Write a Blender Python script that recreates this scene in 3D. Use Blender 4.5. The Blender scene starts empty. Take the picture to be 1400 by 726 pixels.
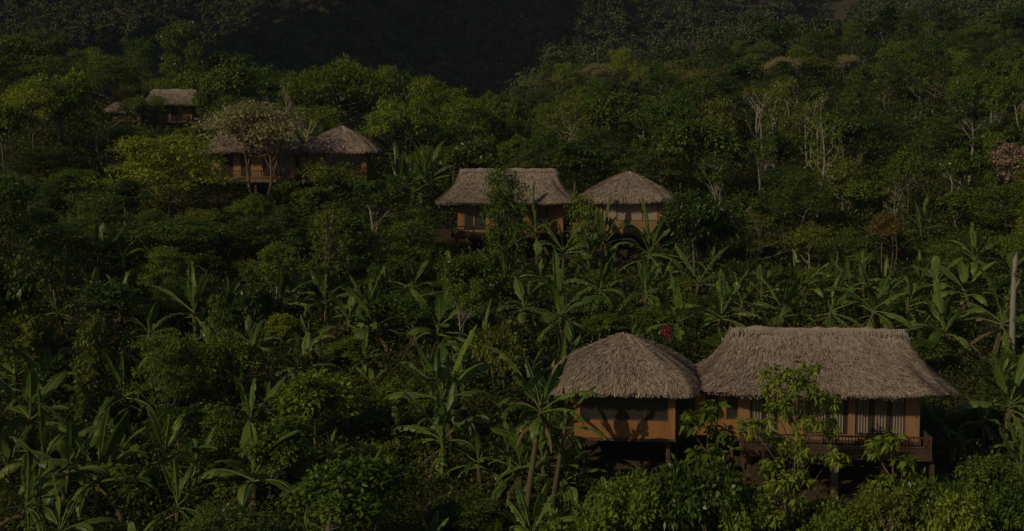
import bpy, math, random
import numpy as np
from mathutils import Vector, Matrix, Euler

R = math.radians
random.seed(7)
rng = np.random.default_rng(11)
S = bpy.context.scene
COL = S.collection

# ------------------------------------------------------------------ camera, world, sun, exposure
FPX, CXP, CYP = 1700.0, 700.0, 363.0           # focal length and centre in 1400 x 726 photo pixels
PITCH = R(5.0)
CAMZ = 30.0
cam_d = bpy.data.cameras.new('camera')
cam = bpy.data.objects.new('camera', cam_d); COL.objects.link(cam)
cam.location = (0, 0, CAMZ)
cam.rotation_euler = (math.pi / 2 - PITCH, 0, 0)
cam_d.sensor_width = 36.0
cam_d.lens = 36.0 * FPX / 1400.0
cam_d.clip_start = 0.5
cam_d.clip_end = 4000
S.camera = cam

SUN_EL, SUN_AZ = R(29), R(45)                   # azimuth: degrees to the left of straight behind the camera
sun_dir = Vector((-math.sin(SUN_AZ) * math.cos(SUN_EL), -math.cos(SUN_AZ) * math.cos(SUN_EL), math.sin(SUN_EL)))
w = bpy.data.worlds.new('World'); S.world = w; w.use_nodes = True
nt = w.node_tree
bg = nt.nodes['Background']
sky = nt.nodes.new('ShaderNodeTexSky'); sky.sky_type = 'NISHITA'; sky.sun_disc = False
sky.sun_elevation = SUN_EL
sky.sun_rotation = math.atan2(sun_dir.x, sun_dir.y)
sky.air_density = 1.0; sky.dust_density = 1.5
nt.links.new(sky.outputs[0], bg.inputs[0]); bg.inputs[1].default_value = 0.07
sl = bpy.data.lights.new('sun', 'SUN'); sl.energy = 5.0; sl.angle = R(0.5); sl.color = (1.0, 0.83, 0.57)
so = bpy.data.objects.new('sun', sl); COL.objects.link(so)
so.rotation_euler = sun_dir.to_track_quat('Z', 'Y').to_euler()
so.location = (-60, -60, 120)
S.view_settings.view_transform = 'Standard'
S.view_settings.look = 'None'
S.view_settings.exposure = -1.5
S.view_settings.gamma = 1.0
S.view_settings.use_curve_mapping = False
S.cycles.use_denoising = True
S.cycles.max_bounces = 6
S.cycles.diffuse_bounces = 3
S.cycles.glossy_bounces = 2
S.cycles.transmission_bounces = 4
S.cycles.transparent_max_bounces = 4
S.cycles.caustics_reflective = False
S.cycles.caustics_refractive = False

# ------------------------------------------------------------------ pixels <-> places
FW = Vector((0, math.cos(PITCH), -math.sin(PITCH)))
UP = Vector((0, math.sin(PITCH), math.cos(PITCH)))
def P(px, py, d):
    v = FW * d + UP * ((CYP - py) / FPX * d)
    return Vector(((px - CXP) / FPX * d, v.y, v.z + CAMZ))
def proj(x, y, z):
    v = Vector((x, y, z - CAMZ)); d = v.dot(FW)
    return CXP + FPX * x / d, CYP - FPX * v.dot(UP) / d, d

# ------------------------------------------------------------------ terrain height
_PY = np.array([-60, 20, 45, 58, 66, 85, 104, 121, 155, 200, 235, 262, 300, 400, 450, 480, 520, 560, 700, 1000, 1400.])
_PZ = np.array([-40, -27, -21, -18.2, -16.6, -12.0, -8.6, -5.4, 0.3, 6.0, 11.0, 17.0, 15, 20, 24, 31, 50, 76, 150, 190, 200.])
_FY = np.arange(-60, 1400, 2.0)
_FZ = np.interp(_FY, _PY, _PZ)
for _ in range(3):
    _FZ[1:-1] = (_FZ[:-2] + 2 * _FZ[1:-1] + _FZ[2:]) / 4
def tz(x, y):
    x = np.asarray(x, float); y = np.asarray(y, float)
    z = np.interp(y, _FY, _FZ)
    a0 = np.clip((0.05 - x / np.maximum(y, 1)) / 0.09, 0, 1); a0 = a0 * a0 * (3 - 2 * a0)
    zl = np.interp(y, [150, 175, 215, 262, 400, 450, 480], [-0.6, 1.6, 1.0, -1.0, 6, 22, 31])
    z = np.where((y > 150) & (y < 480), z * (1 - a0) + np.minimum(zl, z) * a0, z)
    left = np.maximum(-x, 0); right = np.maximum(x, 0)
    wl = np.interp(y, [40, 60, 110, 160, 230, 300], [0.06, 0.06, 0.10, 0.085, 0.03, 0.0])
    z = z + 45 * np.tanh(left * wl / 45)
    wr = np.interp(y, [100, 150, 220, 300, 420], [0.0, 0.03, 0.05, 0.09, 0.05])
    z = z + 60 * np.tanh(right * wr / 60)
    z = z + 0.5 * np.sin(x * 0.13 + 1.0) * np.sin(y * 0.11) + 0.25 * np.sin(x * 0.37 + y * 0.21)
    far = np.clip((y - 440) / 140, 0, 1)
    a = x / np.maximum(y, 1)
    z = z + far * (-52 * np.exp(-((a - 0.262) / 0.11) ** 2) + 30 * np.exp(-((a + 0.0) / 0.11) ** 2)
                   + 10 * np.sin(a * 38 + 0.6) + 6 * np.sin(a * 71 + y * .03) + 5 * np.sin(x * .09 + 2) * np.sin(y * .07) )
    # added out-of-view spur at left, its bumpy crest shaped to shade the far slope
    q = ((x + 290) / np.where(x < -290, 300, 110)) ** 2 + ((y - 230) / 130) ** 2
    z = z + (238 + 28 * np.sin(y * .052 + 1) + 26 * np.sin(y * .11 + x * .05) + 14 * np.sin(y * .23 + x * .12)) * np.exp(-q ** 1.5)
    return z + CAMZ
def tzf(x, y): return float(tz(x, y))

# ------------------------------------------------------------------ mesh helpers
def mesh_np(name, V, F, mats, midx=None, smooth=False):
    """V (n,3); F (m,4) quads"""
    me = bpy.data.meshes.new(name)
    V = np.ascontiguousarray(V, dtype=np.float32); F = np.ascontiguousarray(F, dtype=np.int32)
    n, m = len(V), len(F); k = F.shape[1]
    me.vertices.add(n); me.vertices.foreach_set('co', V.ravel())
    me.loops.add(m * k); me.loops.foreach_set('vertex_index', F.ravel())
    me.polygons.add(m)
    me.polygons.foreach_set('loop_start', np.arange(0, m * k, k, dtype=np.int32))
    me.polygons.foreach_set('loop_total', np.full(m, k, dtype=np.int32))
    if midx is not None: me.polygons.foreach_set('material_index', np.ascontiguousarray(midx, dtype=np.int32))
    if smooth: me.polygons.foreach_set('use_smooth', np.ones(m, dtype=bool))
    for mt in (mats if isinstance(mats, (list, tuple)) else [mats]): me.materials.append(mt)
    me.update(calc_edges=True)
    return me

class MB:
    def __init__(s): s.v = []; s.f = []; s.m = []; s.M = Matrix.Identity(4)
    def add(s, vs, fs, mi=0):
        b = len(s.v)
        s.v += [tuple(s.M @ Vector(v)) for v in vs]
        s.f += [tuple(b + i for i in f) for f in fs]; s.m += [mi] * len(fs)
    def box(s, x0, x1, y0, y1, z0, z1, mi=0):
        vs = [(x0, y0, z0), (x1, y0, z0), (x1, y1, z0), (x0, y1, z0), (x0, y0, z1), (x1, y0, z1), (x1, y1, z1), (x0, y1, z1)]
        s.add(vs, [(0, 3, 2, 1), (4, 5, 6, 7), (0, 1, 5, 4), (1, 2, 6, 5), (2, 3, 7, 6), (3, 0, 4, 7)], mi)
    def tube(s, pts, rads, n=6, mi=0, cap=True):
        pts = [Vector(p) for p in pts]; rings = []
        ref = Vector((0.31, 0.95, 0.05))
        for i, p in enumerate(pts):
            t = (pts[min(i + 1, len(pts) - 1)] - pts[max(i - 1, 0)])
            if t.length < 1e-6: t = Vector((0, 0, 1))
            t.normalize()
            u = t.cross(ref)
            if u.length < 1e-3: u = t.cross(Vector((1, 0, 0)))
            u.normalize(); v = t.cross(u)
            rings.append([p + (u * math.cos(2 * math.pi * k / n) + v * math.sin(2 * math.pi * k / n)) * rads[i] for k in range(n)])
        vs = [q for r in rings for q in r]; fs = []
        for i in range(len(pts) - 1):
            for k in range(n):
                fs.append((i * n + k, i * n + (k + 1) % n, (i + 1) * n + (k + 1) % n, (i + 1) * n + k))
        if cap: fs.append(tuple((len(pts) - 1) * n + k for k in range(n)))
        s.add(vs, fs, mi)
    def mesh(s, name, mats, smooth=False):
        me = bpy.data.meshes.new(name)
        me.from_pydata(s.v, [], s.f)
        for mt in (mats if isinstance(mats, (list, tuple)) else [mats]): me.materials.append(mt)
        me.polygons.foreach_set('material_index', s.m)
        if smooth: me.polygons.foreach_set('use_smooth', [True] * len(s.f))
        me.update()
        return me
    def build(s, name, mats, parent=None, smooth=False):
        return link(name, s.mesh(name, mats, smooth), parent)

def link(name, me, parent=None):
    o = bpy.data.objects.new(name, me); COL.objects.link(o)
    if parent is not None: o.parent = parent
    return o
def empty(name, loc, rz=0.0, sc=(1, 1, 1)):
    o = bpy.data.objects.new(name, None); COL.objects.link(o)
    o.location = loc; o.rotation_euler = (0, 0, rz); o.scale = sc; o.empty_display_size = 0.3
    return o
def tag(o, label=None, cat=None, group=None, kind=None):
    if label: o['label'] = label
    if cat: o['category'] = cat
    if group: o['group'] = group
    if kind: o['kind'] = kind
    return o

# ------------------------------------------------------------------ materials
def newmat(name):
    m = bpy.data.materials.new(name); m.use_nodes = True
    t = m.node_tree; t.nodes.clear()
    out = t.nodes.new('ShaderNodeOutputMaterial')
    return m, t, out
def ramp(t, fac, stops):
    r = t.nodes.new('ShaderNodeValToRGB'); e = r.color_ramp.elements
    while len(e) < len(stops): e.new(0.5)
    for i, (p, c) in enumerate(stops): e[i].position = p; e[i].color = (*c, 1)
    t.links.new(fac, r.inputs[0]); return r.outputs[0]
def leafmat(name, cols, trans=0.35, rough=0.55, spec=0.25, jitter=0.35):
    m, t, out = newmat(name)
    g = t.nodes.new('ShaderNodeNewGeometry'); oi = t.nodes.new('ShaderNodeObjectInfo')
    n = len(cols)
    c = ramp(t, g.outputs['Random Per Island'], [(i / max(n - 1, 1), k) for i, k in enumerate(cols)])
    h = t.nodes.new('ShaderNodeHueSaturation')
    mr = t.nodes.new('ShaderNodeMapRange'); t.links.new(oi.outputs['Random'], mr.inputs[0])
    mr.inputs[3].default_value = 1 - jitter; mr.inputs[4].default_value = 1 + jitter
    mh = t.nodes.new('ShaderNodeMapRange'); t.links.new(oi.outputs['Random'], mh.inputs[0])
    mh.inputs[3].default_value = 0.515; mh.inputs[4].default_value = 0.485
    t.links.new(mh.outputs[0], h.inputs['Hue'])
    t.links.new(mr.outputs[0], h.inputs['Value']); t.links.new(c, h.inputs['Color'])
    p = t.nodes.new('ShaderNodeBsdfPrincipled')
    p.inputs['Roughness'].default_value = rough - .03; p.inputs['Specular IOR Level'].default_value = spec + .03
    t.links.new(h.outputs[0], p.inputs['Base Color'])
    tr = t.nodes.new('ShaderNodeBsdfTranslucent')
    h2 = t.nodes.new('ShaderNodeHueSaturation'); h2.inputs['Value'].default_value = 1.3; h2.inputs['Hue'].default_value = 0.485
    t.links.new(h.outputs[0], h2.inputs['Color']); t.links.new(h2.outputs[0], tr.inputs[0])
    mx = t.nodes.new('ShaderNodeMixShader'); mx.inputs[0].default_value = trans
    t.links.new(p.outputs[0], mx.inputs[1]); t.links.new(tr.outputs[0], mx.inputs[2])
    t.links.new(mx.outputs[0], out.inputs[0])
    return m
def noisemat(name, stops, scale=6.0, rough=0.85, spec=0.2, stretch=(1, 1, 1), island=0.0, bump=0.0, detail=6):
    m, t, out = newmat(name)
    tc = t.nodes.new('ShaderNodeTexCoord'); mp = t.nodes.new('ShaderNodeMapping')
    mp.inputs['Scale'].default_value = stretch
    t.links.new(tc.outputs['Object'], mp.inputs[0])
    n = t.nodes.new('ShaderNodeTexNoise'); n.inputs['Scale'].default_value = scale; n.inputs['Detail'].default_value = detail
    n.inputs['Roughness'].default_value = 0.65
    t.links.new(mp.outputs[0], n.inputs[0])
    fac = n.outputs[0]
    if island:
        g = t.nodes.new('ShaderNodeNewGeometry')
        mx = t.nodes.new('ShaderNodeMix'); mx.inputs[0].default_value = island
        t.links.new(n.outputs[0], mx.inputs[2]); t.links.new(g.outputs['Random Per Island'], mx.inputs[3])
        fac = mx.outputs[0]
    c = ramp(t, fac, stops)
    p = t.nodes.new('ShaderNodeBsdfPrincipled'); p.inputs['Roughness'].default_value = rough
    p.inputs['Specular IOR Level'].default_value = spec
    t.links.new(c, p.inputs['Base Color'])
    if bump:
        b = t.nodes.new('ShaderNodeBump'); b.inputs['Strength'].default_value = bump
        t.links.new(n.outputs[0], b.inputs['Height']); t.links.new(b.outputs[0], p.inputs['Normal'])
    t.links.new(p.outputs[0], out.inputs[0])
    return m

def standmat(name):
    m, t, out = newmat(name)
    g = t.nodes.new('ShaderNodeNewGeometry'); n = t.nodes.new('ShaderNodeTexNoise'); n.inputs['Scale'].default_value = .13; n.inputs['Detail'].default_value = 4
    n.inputs['Roughness'].default_value = .7
    t.links.new(g.outputs['Position'], n.inputs[0])
    mx = t.nodes.new('ShaderNodeMix'); mx.inputs[0].default_value = .28
    t.links.new(n.outputs[0], mx.inputs[2]); t.links.new(g.outputs['Random Per Island'], mx.inputs[3])
    c = ramp(t, mx.outputs[0], [(.30, (.016, .026, .010)), (.45, (.045, .066, .022)), (.56, (.085, .108, .032)), (.66, (.150, .150, .060)), (.8, (.22, .20, .10))])
    p = t.nodes.new('ShaderNodeBsdfDiffuse'); t.links.new(c, p.inputs[0]); t.links.new(p.outputs[0], out.inputs[0]); return m
LM = {
 'deep':   leafmat('deep_green_leaf', [(0.048, 0.084, 0.013), (0.086, 0.136, 0.017), (0.116, 0.170, 0.022)], .30, .42, .4),
 'mid':    leafmat('mid_green_leaf', [(0.075, 0.126, 0.014), (0.123, 0.191, 0.022), (0.171, 0.240, 0.029)], .35),
 'fresh':  leafmat('fresh_green_leaf', [(0.112, 0.168, 0.014), (0.175, 0.244, 0.022), (0.239, 0.292, 0.032)], .38),
 'yellow': leafmat('yellow_green_leaf', [(.115, .150, .016), (.160, .200, .024), (.210, .235, .036)], .38, jitter=.2),
 'olive':  leafmat('grey_olive_leaf', [(.24, .235, .085), (.35, .335, .15), (.46, .43, .23)], .3, jitter=.15),
 'rust':   leafmat('rusty_leaf', [(.130, .095, .026), (.165, .115, .034), (.110, .115, .022)], .3),
 'dry':    leafmat('dry_pinkish_leaf', [(.34, .25, .17), (.42, .32, .23), (.26, .19, .125)], .2, jitter=.1),
 'banana': leafmat('banana_leaf', [(.066, .118, .017), (.104, .166, .024), (.145, .205, .034)], .38, .48, .35, .4),
 'dead':   leafmat('dead_banana_leaf', [(.13, .10, .042), (.17, .125, .05), (.10, .072, .035)], .25),
 'grass':  leafmat('grass_blade', [(0.139, 0.154, 0.024), (0.206, 0.203, 0.037), (0.270, 0.227, 0.055)], .3),
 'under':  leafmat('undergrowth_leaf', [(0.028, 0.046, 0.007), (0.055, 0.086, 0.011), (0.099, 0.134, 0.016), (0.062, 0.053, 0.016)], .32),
 'far':    standmat('far_forest_leaf'),
 'pink':   leafmat('pink_blossom', [(.34, .02, .06), (.45, .04, .10)], .3),
}
BARK = {
 'grey':  noisemat('grey_bark', [(.3, (.08, .068, .052)), (.7, (.15, .13, .10))], 5, stretch=(3, 3, .6), bump=.3),
 'pale':  noisemat('pale_bark', [(.3, (.17, .15, .12)), (.7, (.30, .27, .22))], 5, stretch=(3, 3, .8), bump=.2),
 'brown': noisemat('brown_bark', [(.3, (.10, .066, .040)), (.7, (.19, .13, .085))], 5, stretch=(3, 3, .6), bump=.3),
 'banana': noisemat('banana_stem_skin', [(.3, (.065, .050, .024)), (.6, (.10, .095, .04)), (.8, (.075, .042, .022))], 3, stretch=(4, 4, .7)),
}
M_RIB = noisemat('leaf_midrib', [(.3, (.085, .125, .030)), (.7, (.14, .18, .05))], 8, rough=.6)
M_SOIL = noisemat('forest_soil', [(.25, (.030, .022, .014)), (.5, (.060, .040, .024)), (.66, (.038, .050, .016)), (.93, (.085, .056, .034))], .55, bump=.4, detail=10)
M_THATCH = noisemat('thatch', [(.16, (.098, .068, .048)), (.40, (.235, .178, .136)), (.66, (.345, .275, .216)), (.92, (.45, .38, .31))], 2.2, rough=.9, spec=.1, island=.5, detail=9)
M_RIDGE = noisemat('ridge_thatch', [(.15, (.17, .13, .10)), (.5, (.275, .225, .18)), (.9, (.37, .31, .255))], 2.2, rough=.9, spec=.1, island=.55)
M_WALL = noisemat('ochre_plaster', [(.25, (.20, .090, .033)), (.5, (.262, .124, .046)), (.75, (.31, .155, .060))], 1.6, rough=.85, stretch=(2.5, 2.5, .35), detail=8)
M_WALL2 = noisemat('tan_plaster', [(.25, (.20, .108, .050)), (.5, (.262, .148, .072)), (.75, (.31, .185, .095))], 1.6, rough=.85, stretch=(2.5, 2.5, .35), detail=8)
M_WOOD = noisemat('dark_timber', [(.3, (.055, .032, .019)), (.7, (.115, .068, .040))], 4, rough=.6, stretch=(1, 1, 4))
M_WOODR = noisemat('red_timber', [(.3, (.050, .028, .016)), (.7, (.088, .049, .028))], 4, rough=.6, stretch=(1, 1, 4))
M_DECK = noisemat('weathered_deck_board', [(.3, (.11, .075, .05)), (.7, (.19, .14, .095))], 3, rough=.75, stretch=(6, 1, 1))
M_CURT = noisemat('beige_curtain', [(.3, (.20, .16, .12)), (.7, (.27, .22, .165))], 3, rough=.9, stretch=(9, 1, .3))
M_BLIND = noisemat('brown_blind', [(.3, (.30, .215, .155)), (.7, (.36, .265, .195))], 2, rough=.9, stretch=(1, 1, 14))
M_CONC = noisemat('stained_concrete', [(.3, (.14, .11, .08)), (.7, (.23, .18, .14))], 2.5, rough=.9)
M_GUT = noisemat('blue_grey_sheet', [(.3, (.10, .14, .20)), (.7, (.17, .22, .29))], 3, rough=.5)
def glassmat():
    m, t, out = newmat('dark_window_glass')
    p = t.nodes.new('ShaderNodeBsdfPrincipled'); p.inputs['Base Color'].default_value = (.035, .033, .03, 1)
    p.inputs['Roughness'].default_value = .12; p.inputs['Specular IOR Level'].default_value = .5
    t.links.new(p.outputs[0], out.inputs[0]); return m
M_GLASS = glassmat()

# ------------------------------------------------------------------ the ground sheet
def build_ground():
    ys = np.concatenate([np.arange(-60, 40, 6), np.arange(40, 130, 1.5), np.arange(130, 280, 3), np.arange(280, 640, 6), np.arange(640, 820, 15)])
    us = np.concatenate([np.linspace(-1, -.36, 40), np.linspace(-.35, .35, 90), np.linspace(.36, 1, 40)])
    Y, U = np.meshgrid(ys, us, indexing='ij')
    half = 140 + np.maximum(Y, 0) * 0.75
    X = U * half
    Z = tz(X, Y)
    V = np.stack([X, Y, Z], -1).reshape(-1, 3)
    ny, nx = Y.shape
    i = np.arange(ny - 1)[:, None] * nx + np.arange(nx - 1)[None, :]
    F = np.stack([i, i + 1, i + nx + 1, i + nx], -1).reshape(-1, 4)
    tag(link('ground', mesh_np('ground', V, F, M_SOIL, smooth=True)), kind='structure')
build_ground()

# ------------------------------------------------------------------ leaves and crowns (numpy)
def unit(a): return a / np.maximum(np.linalg.norm(a, axis=-1, keepdims=True), 1e-9)
def leaf_quads(c, d, n, L, W, fold=.18):
    d = unit(d); s = unit(np.cross(d, n)); n = np.cross(s, d)
    L = np.asarray(L)[:, None]; W = np.asarray(W)[:, None]
    v0 = c; v2 = c + d * L - n * (L * .10)
    v1 = c + d * L * .45 + s * W * .5 + n * W * fold
    v3 = c + d * L * .45 - s * W * .5 + n * W * fold
    V = np.stack([v0, v1, v2, v3], 1).reshape(-1, 3)
    F = np.arange(len(V)).reshape(-1, 4)
    return V, F
def rsph(n, p=1.0):
    v = unit(rng.normal(size=(n, 3)))
    return v * (rng.random(n) ** p)[:, None]
def lobe_leaves(lobes, per, sub, L, W, droop=.3, spread=.34, upb=.75):
    """lobes: list of (centre, radii); per: leaves per lobe; sub: sprays per lobe"""
    C, D, N = [], [], []
    for c, r in lobes:
        c = np.array(c); r = np.array(r)
        k = max(3, sub); o = rsph(k, .34); o[:, 2] = np.where(rng.random(k) < upb, np.abs(o[:, 2]), o[:, 2])
        sc = c + o * r
        m = max(1, per // k)
        cc = np.repeat(sc, m, 0); oo = np.repeat(o, m, 0)
        j = rsph(len(cc), .5) * np.array([1, 1, .55]) * spread
        C.append(cc + j)
        D.append(unit(oo * .45 + unit(j) * .8 + rng.normal(size=j.shape) * .25 + np.array([0, 0, -droop])))
        N.append(unit(np.array([0, 0, .9]) + oo * .45 + rng.normal(size=j.shape) * .38))
    C = np.concatenate(C); D = np.concatenate(D); N = np.concatenate(N)
    n = len(C)
    return leaf_quads(C, D, N, L * (.7 + .6 * rng.random(n)), W * (.7 + .6 * rng.random(n)))

def limb_path(a, b, sag=.15, k=4):
    a = Vector(a); b = Vector(b); pts = []
    off = Vector(rng.normal(size=3) * .06 * (b - a).length)
    for i in range(k + 1):
        t = i / k
        p = a.lerp(b, t); p += off * math.sin(math.pi * t)
        p.z += -sag * (b - a).length * .25 * math.sin(math.pi * t)
        pts.append(p)
    return pts

class Variant:
    def __init__(s, h, w, trunk, crown, name, desc, cat='tree'):
        s.h, s.w, s.trunk, s.crown, s.name, s.desc, s.cat = h, w, trunk, crown, name, desc, cat

def make_tree(name, desc, form, leaf, bark, h, w, L=.30, W=.15, n_lobes=14, per=260, sub=16, bare=.35, rt=.14, stems=1, droop=.3, cat='tree', spread=.36):
    lobes = []
    if form == 'round':
        for i in range(n_lobes):
            o = rsph(1, .4)[0]; o[2] = abs(o[2]) * .95 if i % 4 else o[2] * .6
            c = np.array([o[0] * w * .36, o[1] * w * .36, h * (bare + (1 - bare) * .42) + o[2] * h * (1 - bare) * .42])
            r = w * rng.uniform(.13, .23); lobes.append((c, (r, r, r * .75)))
    elif form == 'layer':
        for i in range(n_lobes):
            t = i / (n_lobes - 1)
            ang = i * 2.4 + rng.uniform(-.4, .4); rad = w * .40 * math.sqrt(rng.uniform(.05, 1)) * (1 - .45 * t * t)
            r = w * rng.uniform(.13, .22)
            lobes.append((np.array([math.cos(ang) * rad, math.sin(ang) * rad, h * (bare + (1 - bare) * (.12 + .80 * t))]), (r, r, r * .30)))
    elif form == 'umbrella':
        for i in range(n_lobes):
            ang = i * 2.4; q = math.sqrt((i + .5) / n_lobes); rad = w * .42 * q
            r = w * rng.uniform(.11, .18)
            lobes.append((np.array([math.cos(ang) * rad, math.sin(ang) * rad, h * (.93 - (1 - bare) * .42 * q * q - rng.uniform(0, .12))]), (r, r, r * .45)))
    elif form == 'column':
        for i in range(n_lobes):
            t = (i + .5) / n_lobes; ang = i * 2.1
            rr = w * .24 * (1 - .5 * abs(t - .5) * 1.4)
            r = w * rng.uniform(.20, .32)
            lobes.append((np.array([math.cos(ang) * rr, math.sin(ang) * rr, h * (bare + (1 - bare) * (.03 + .88 * t))]), (r, r, r * .95)))
    elif form == 'cone':
        for i in range(n_lobes):
            t = (i + .5) / n_lobes; ang = i * 2.4
            rr = w * .38 * (1 - t)
            r = w * (.20 - .12 * t)
            lobes.append((np.array([math.cos(ang) * rr, math.sin(ang) * rr, h * (bare + (1 - bare) * (.05 + .90 * t))]), (r, r, r * .8)))
    elif form == 'tuft':       # bare stems with sparse leaf tufts at the tips
        for i in range(n_lobes):
            ang = i * 2.4; rad = w * .42 * rng.uniform(.25, 1)
            r = w * rng.uniform(.06, .13)
            lobes.append((np.array([math.cos(ang) * rad, math.sin(ang) * rad, h * rng.uniform(.62, .97)]), (r, r, r * .8)))
    V, F = lobe_leaves(lobes, per, sub, L, W, droop, spread)
    crown = mesh_np(name + '_crown', V, F, leaf)
    tb = MB()
    top = .9 if form in ('column', 'cone') else max(bare + .22, .45)
    for sidx in range(stems):
        ang = sidx * 2.4 + .5; sp = 0 if stems == 1 else w * .10
        base = Vector((math.cos(ang) * sp * .6, math.sin(ang) * sp * .6, -.6))
        lean = Vector(rng.normal(size=3) * .05 * h); lean.z = 0
        tip = Vector((math.cos(ang) * sp * 1.8, math.sin(ang) * sp * 1.8, h * top)) + lean
        pts = limb_path(base, tip, 0, 6)
        tb.tube(pts, [rt * (1.25 if i == 0 else 1) * (1 - .6 * i / 6) for i in range(7)], 7)
        mine = [l for j, l in enumerate(lobes) if j % stems == sidx]
        for c, r in mine:
            c = Vector(c)
            k = min(max(c.z / h - .18, .25 if form != 'tuft' else .3) / top, .98) * 6
            i0 = min(int(k), 5); a = pts[i0].lerp(pts[i0 + 1], k - i0)
            lp = limb_path(a, c, .3)
            tb.tube(lp, [rt * .42 * (1 - .75 * i / 4) for i in range(5)], 5)
            for _ in range(2 if form != 'tuft' else 4):
                e = c + Vector(rsph(1, .3)[0] * np.array(r) * (1.0 if form != 'tuft' else 1.9))
                tb.tube([lp[2], lp[3].lerp(e, .5), e], [rt * .16, rt * .11, rt * .05], 4)
    trunk = tb.mesh(name + '_trunk', bark, True)
    return Variant(h, w, trunk, crown, name, desc, cat)

def make_whorl(name, desc, leaf, bark, h, w, tips=46, L=.40, W=.15, bare=.25, cat='tree', pads=11):
    tb = MB(); C, D, N = [], [], []
    pts = limb_path((0, 0, -.5), (.1, .05, h * .86), 0, 6)
    tb.tube(pts, [.07 * (1 - .6 * i / 6) for i in range(7)], 7)
    per = max(3, tips // pads)
    for i in range(pads):
        t = (i + .5) / pads; ang = i * 2.4 + rng.uniform(-.3, .3)
        zz = h * (bare + (1 - bare) * (.06 + .90 * t))
        rad = w * .44 * (1 - .7 * t ** 2) * rng.uniform(.5, 1)
        e = Vector((math.cos(ang) * rad, math.sin(ang) * rad, zz))
        k = min(max((zz / h - .16) / .86, .15), .98) * 6; i0 = min(int(k), 5)
        a = pts[i0].lerp(pts[i0 + 1], k - i0)
        lp = limb_path(a, e, .2); tb.tube(lp, [.028, .024, .02, .014, .008], 5)
        for p_ in range(per):
            tip = e + Vector(rsph(1, .4)[0] * np.array([.14 * w, .14 * w, .055 * h]))
            tb.tube([lp[3], lp[4].lerp(tip, .6), tip], [.012, .009, .004], 4)
            for q in range(15):
                th = q * 2.4 + rng.uniform(-.3, .3); el = rng.uniform(-.75, .30)
                d = np.array([math.cos(th) * math.cos(el), math.sin(th) * math.cos(el), math.sin(el)])
                C.append(np.array(tip) + d * .05); D.append(d); N.append(np.array([0, -.25, 1]) + rng.normal(size=3) * .22)
    C = np.array(C); n = len(C)
    V, F = leaf_quads(C, np.array(D), np.array(N), L * (.65 + .6 * rng.random(n)), W * (.7 + .5 * rng.random(n)))
    return Variant(h, w, tb.mesh(name + '_trunk', bark, True), mesh_np(name + '_crown', V, F, leaf), name, desc, cat)

def make_bare(name, desc, bark, h, w, leaf=None, forks=9, rt=.13, cat='bare tree', stems=2):
    tb = MB(); tips = []
    for sx in range(stems):
        ang = sx * 3.1 + .3
        tip = Vector((math.cos(ang) * w * .16, math.sin(ang) * w * .16, h * .95 - sx * h * .1))
        pts = limb_path((math.cos(ang) * .08, math.sin(ang) * .08, -.5), tip, .0, 7)
        tb.tube(pts, [rt * (1 - .78 * i / 7) for i in range(8)], 7)
        for f in range(forks):
            i0 = 2 + int(f * 5 / forks); a = pts[i0].lerp(pts[min(i0 + 1, 7)], rng.random())
            th = f * 2.4 + sx; e = a + Vector((math.cos(th) * w * .45, math.sin(th) * w * .45, h * rng.uniform(.08, .22))) * rng.uniform(.5, 1)
            lp = limb_path(a, e, .4); tb.tube(lp, [rt * .3, rt * .24, rt * .18, rt * .12, rt * .05], 5); tips.append(e)
            for _ in range(3):
                e2 = e + Vector(rsph(1, .4)[0]) * w * .16 + Vector((0, 0, .2)); tb.tube([lp[3], lp[3].lerp(e2, .6), e2], [rt * .1, rt * .08, rt * .03], 4); tips.append(e2)
    lobes = [(np.array(e), (.28, .28, .22)) for e in tips]
    V, F = lobe_leaves(lobes, 22 if leaf else 5, 4, .22, .11, .3, .25)
    return Variant(h, w, tb.mesh(name + '_trunk', bark, True), mesh_np(name + '_crown', V, F, leaf or LM['olive']), name, desc, cat)

def make_snag():
    tb = MB(); tb.tube([(0, 0, -.5), (.03, 0, 1.5), (-.04, .02, 3.5), (.05, 0, 5.5), (.12, .05, 6.4)], [.36, .31, .28, .24, .15], 10)
    tb.tube([(.0, 0, 4.2), (.5, .1, 4.7), (.7, .1, 5.3)], [.10, .07, .03], 6); tb.tube([(0, 0, 5.4), (-.35, .1, 5.9)], [.08, .03], 6)
    V, F = lobe_leaves([(np.array([.1, 0, 6.3]), (.5, .5, .3)), (np.array([.6, 0, 5.1]), (.3, .3, .25))], 90, 10, .22, .12)
    return Variant(6.6, 1.4, tb.mesh('dead_trunk_trunk', BARK['pale'], True), mesh_np('dead_trunk_crown', V, F, LM['mid']), 'dead_trunk', 'thick bleached dead trunk', 'bare tree')
def make_grass_clump(name, desc, leaf, h, w, n=260):
    C = rng.normal(size=(n, 2)) * .12; V = []; F = []
    for i in range(n):
        th = rng.uniform(0, 6.283); L = h * rng.uniform(.7, 1.2); out = w * .5 * rng.uniform(.3, 1)
        d = np.array([math.cos(th), math.sin(th), 0]); s = np.array([-d[1], d[0], 0]) * .018
        b = len(V)
        for k in range(6):
            t = k / 5
            p = np.array([C[i, 0], C[i, 1], 0]) + d * out * t ** 1.4 + np.array([0, 0, L * (t - .62 * t ** 2.6)])
            ww = 1.4 * (1 - t * .85)
            V += [p + s * ww, p - s * ww]
        for k in range(5): F.append((b + 2 * k, b + 2 * k + 1, b + 2 * k + 3, b + 2 * k + 2))
    return mesh_np(name, np.array(V), np.array(F), leaf)

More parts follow.
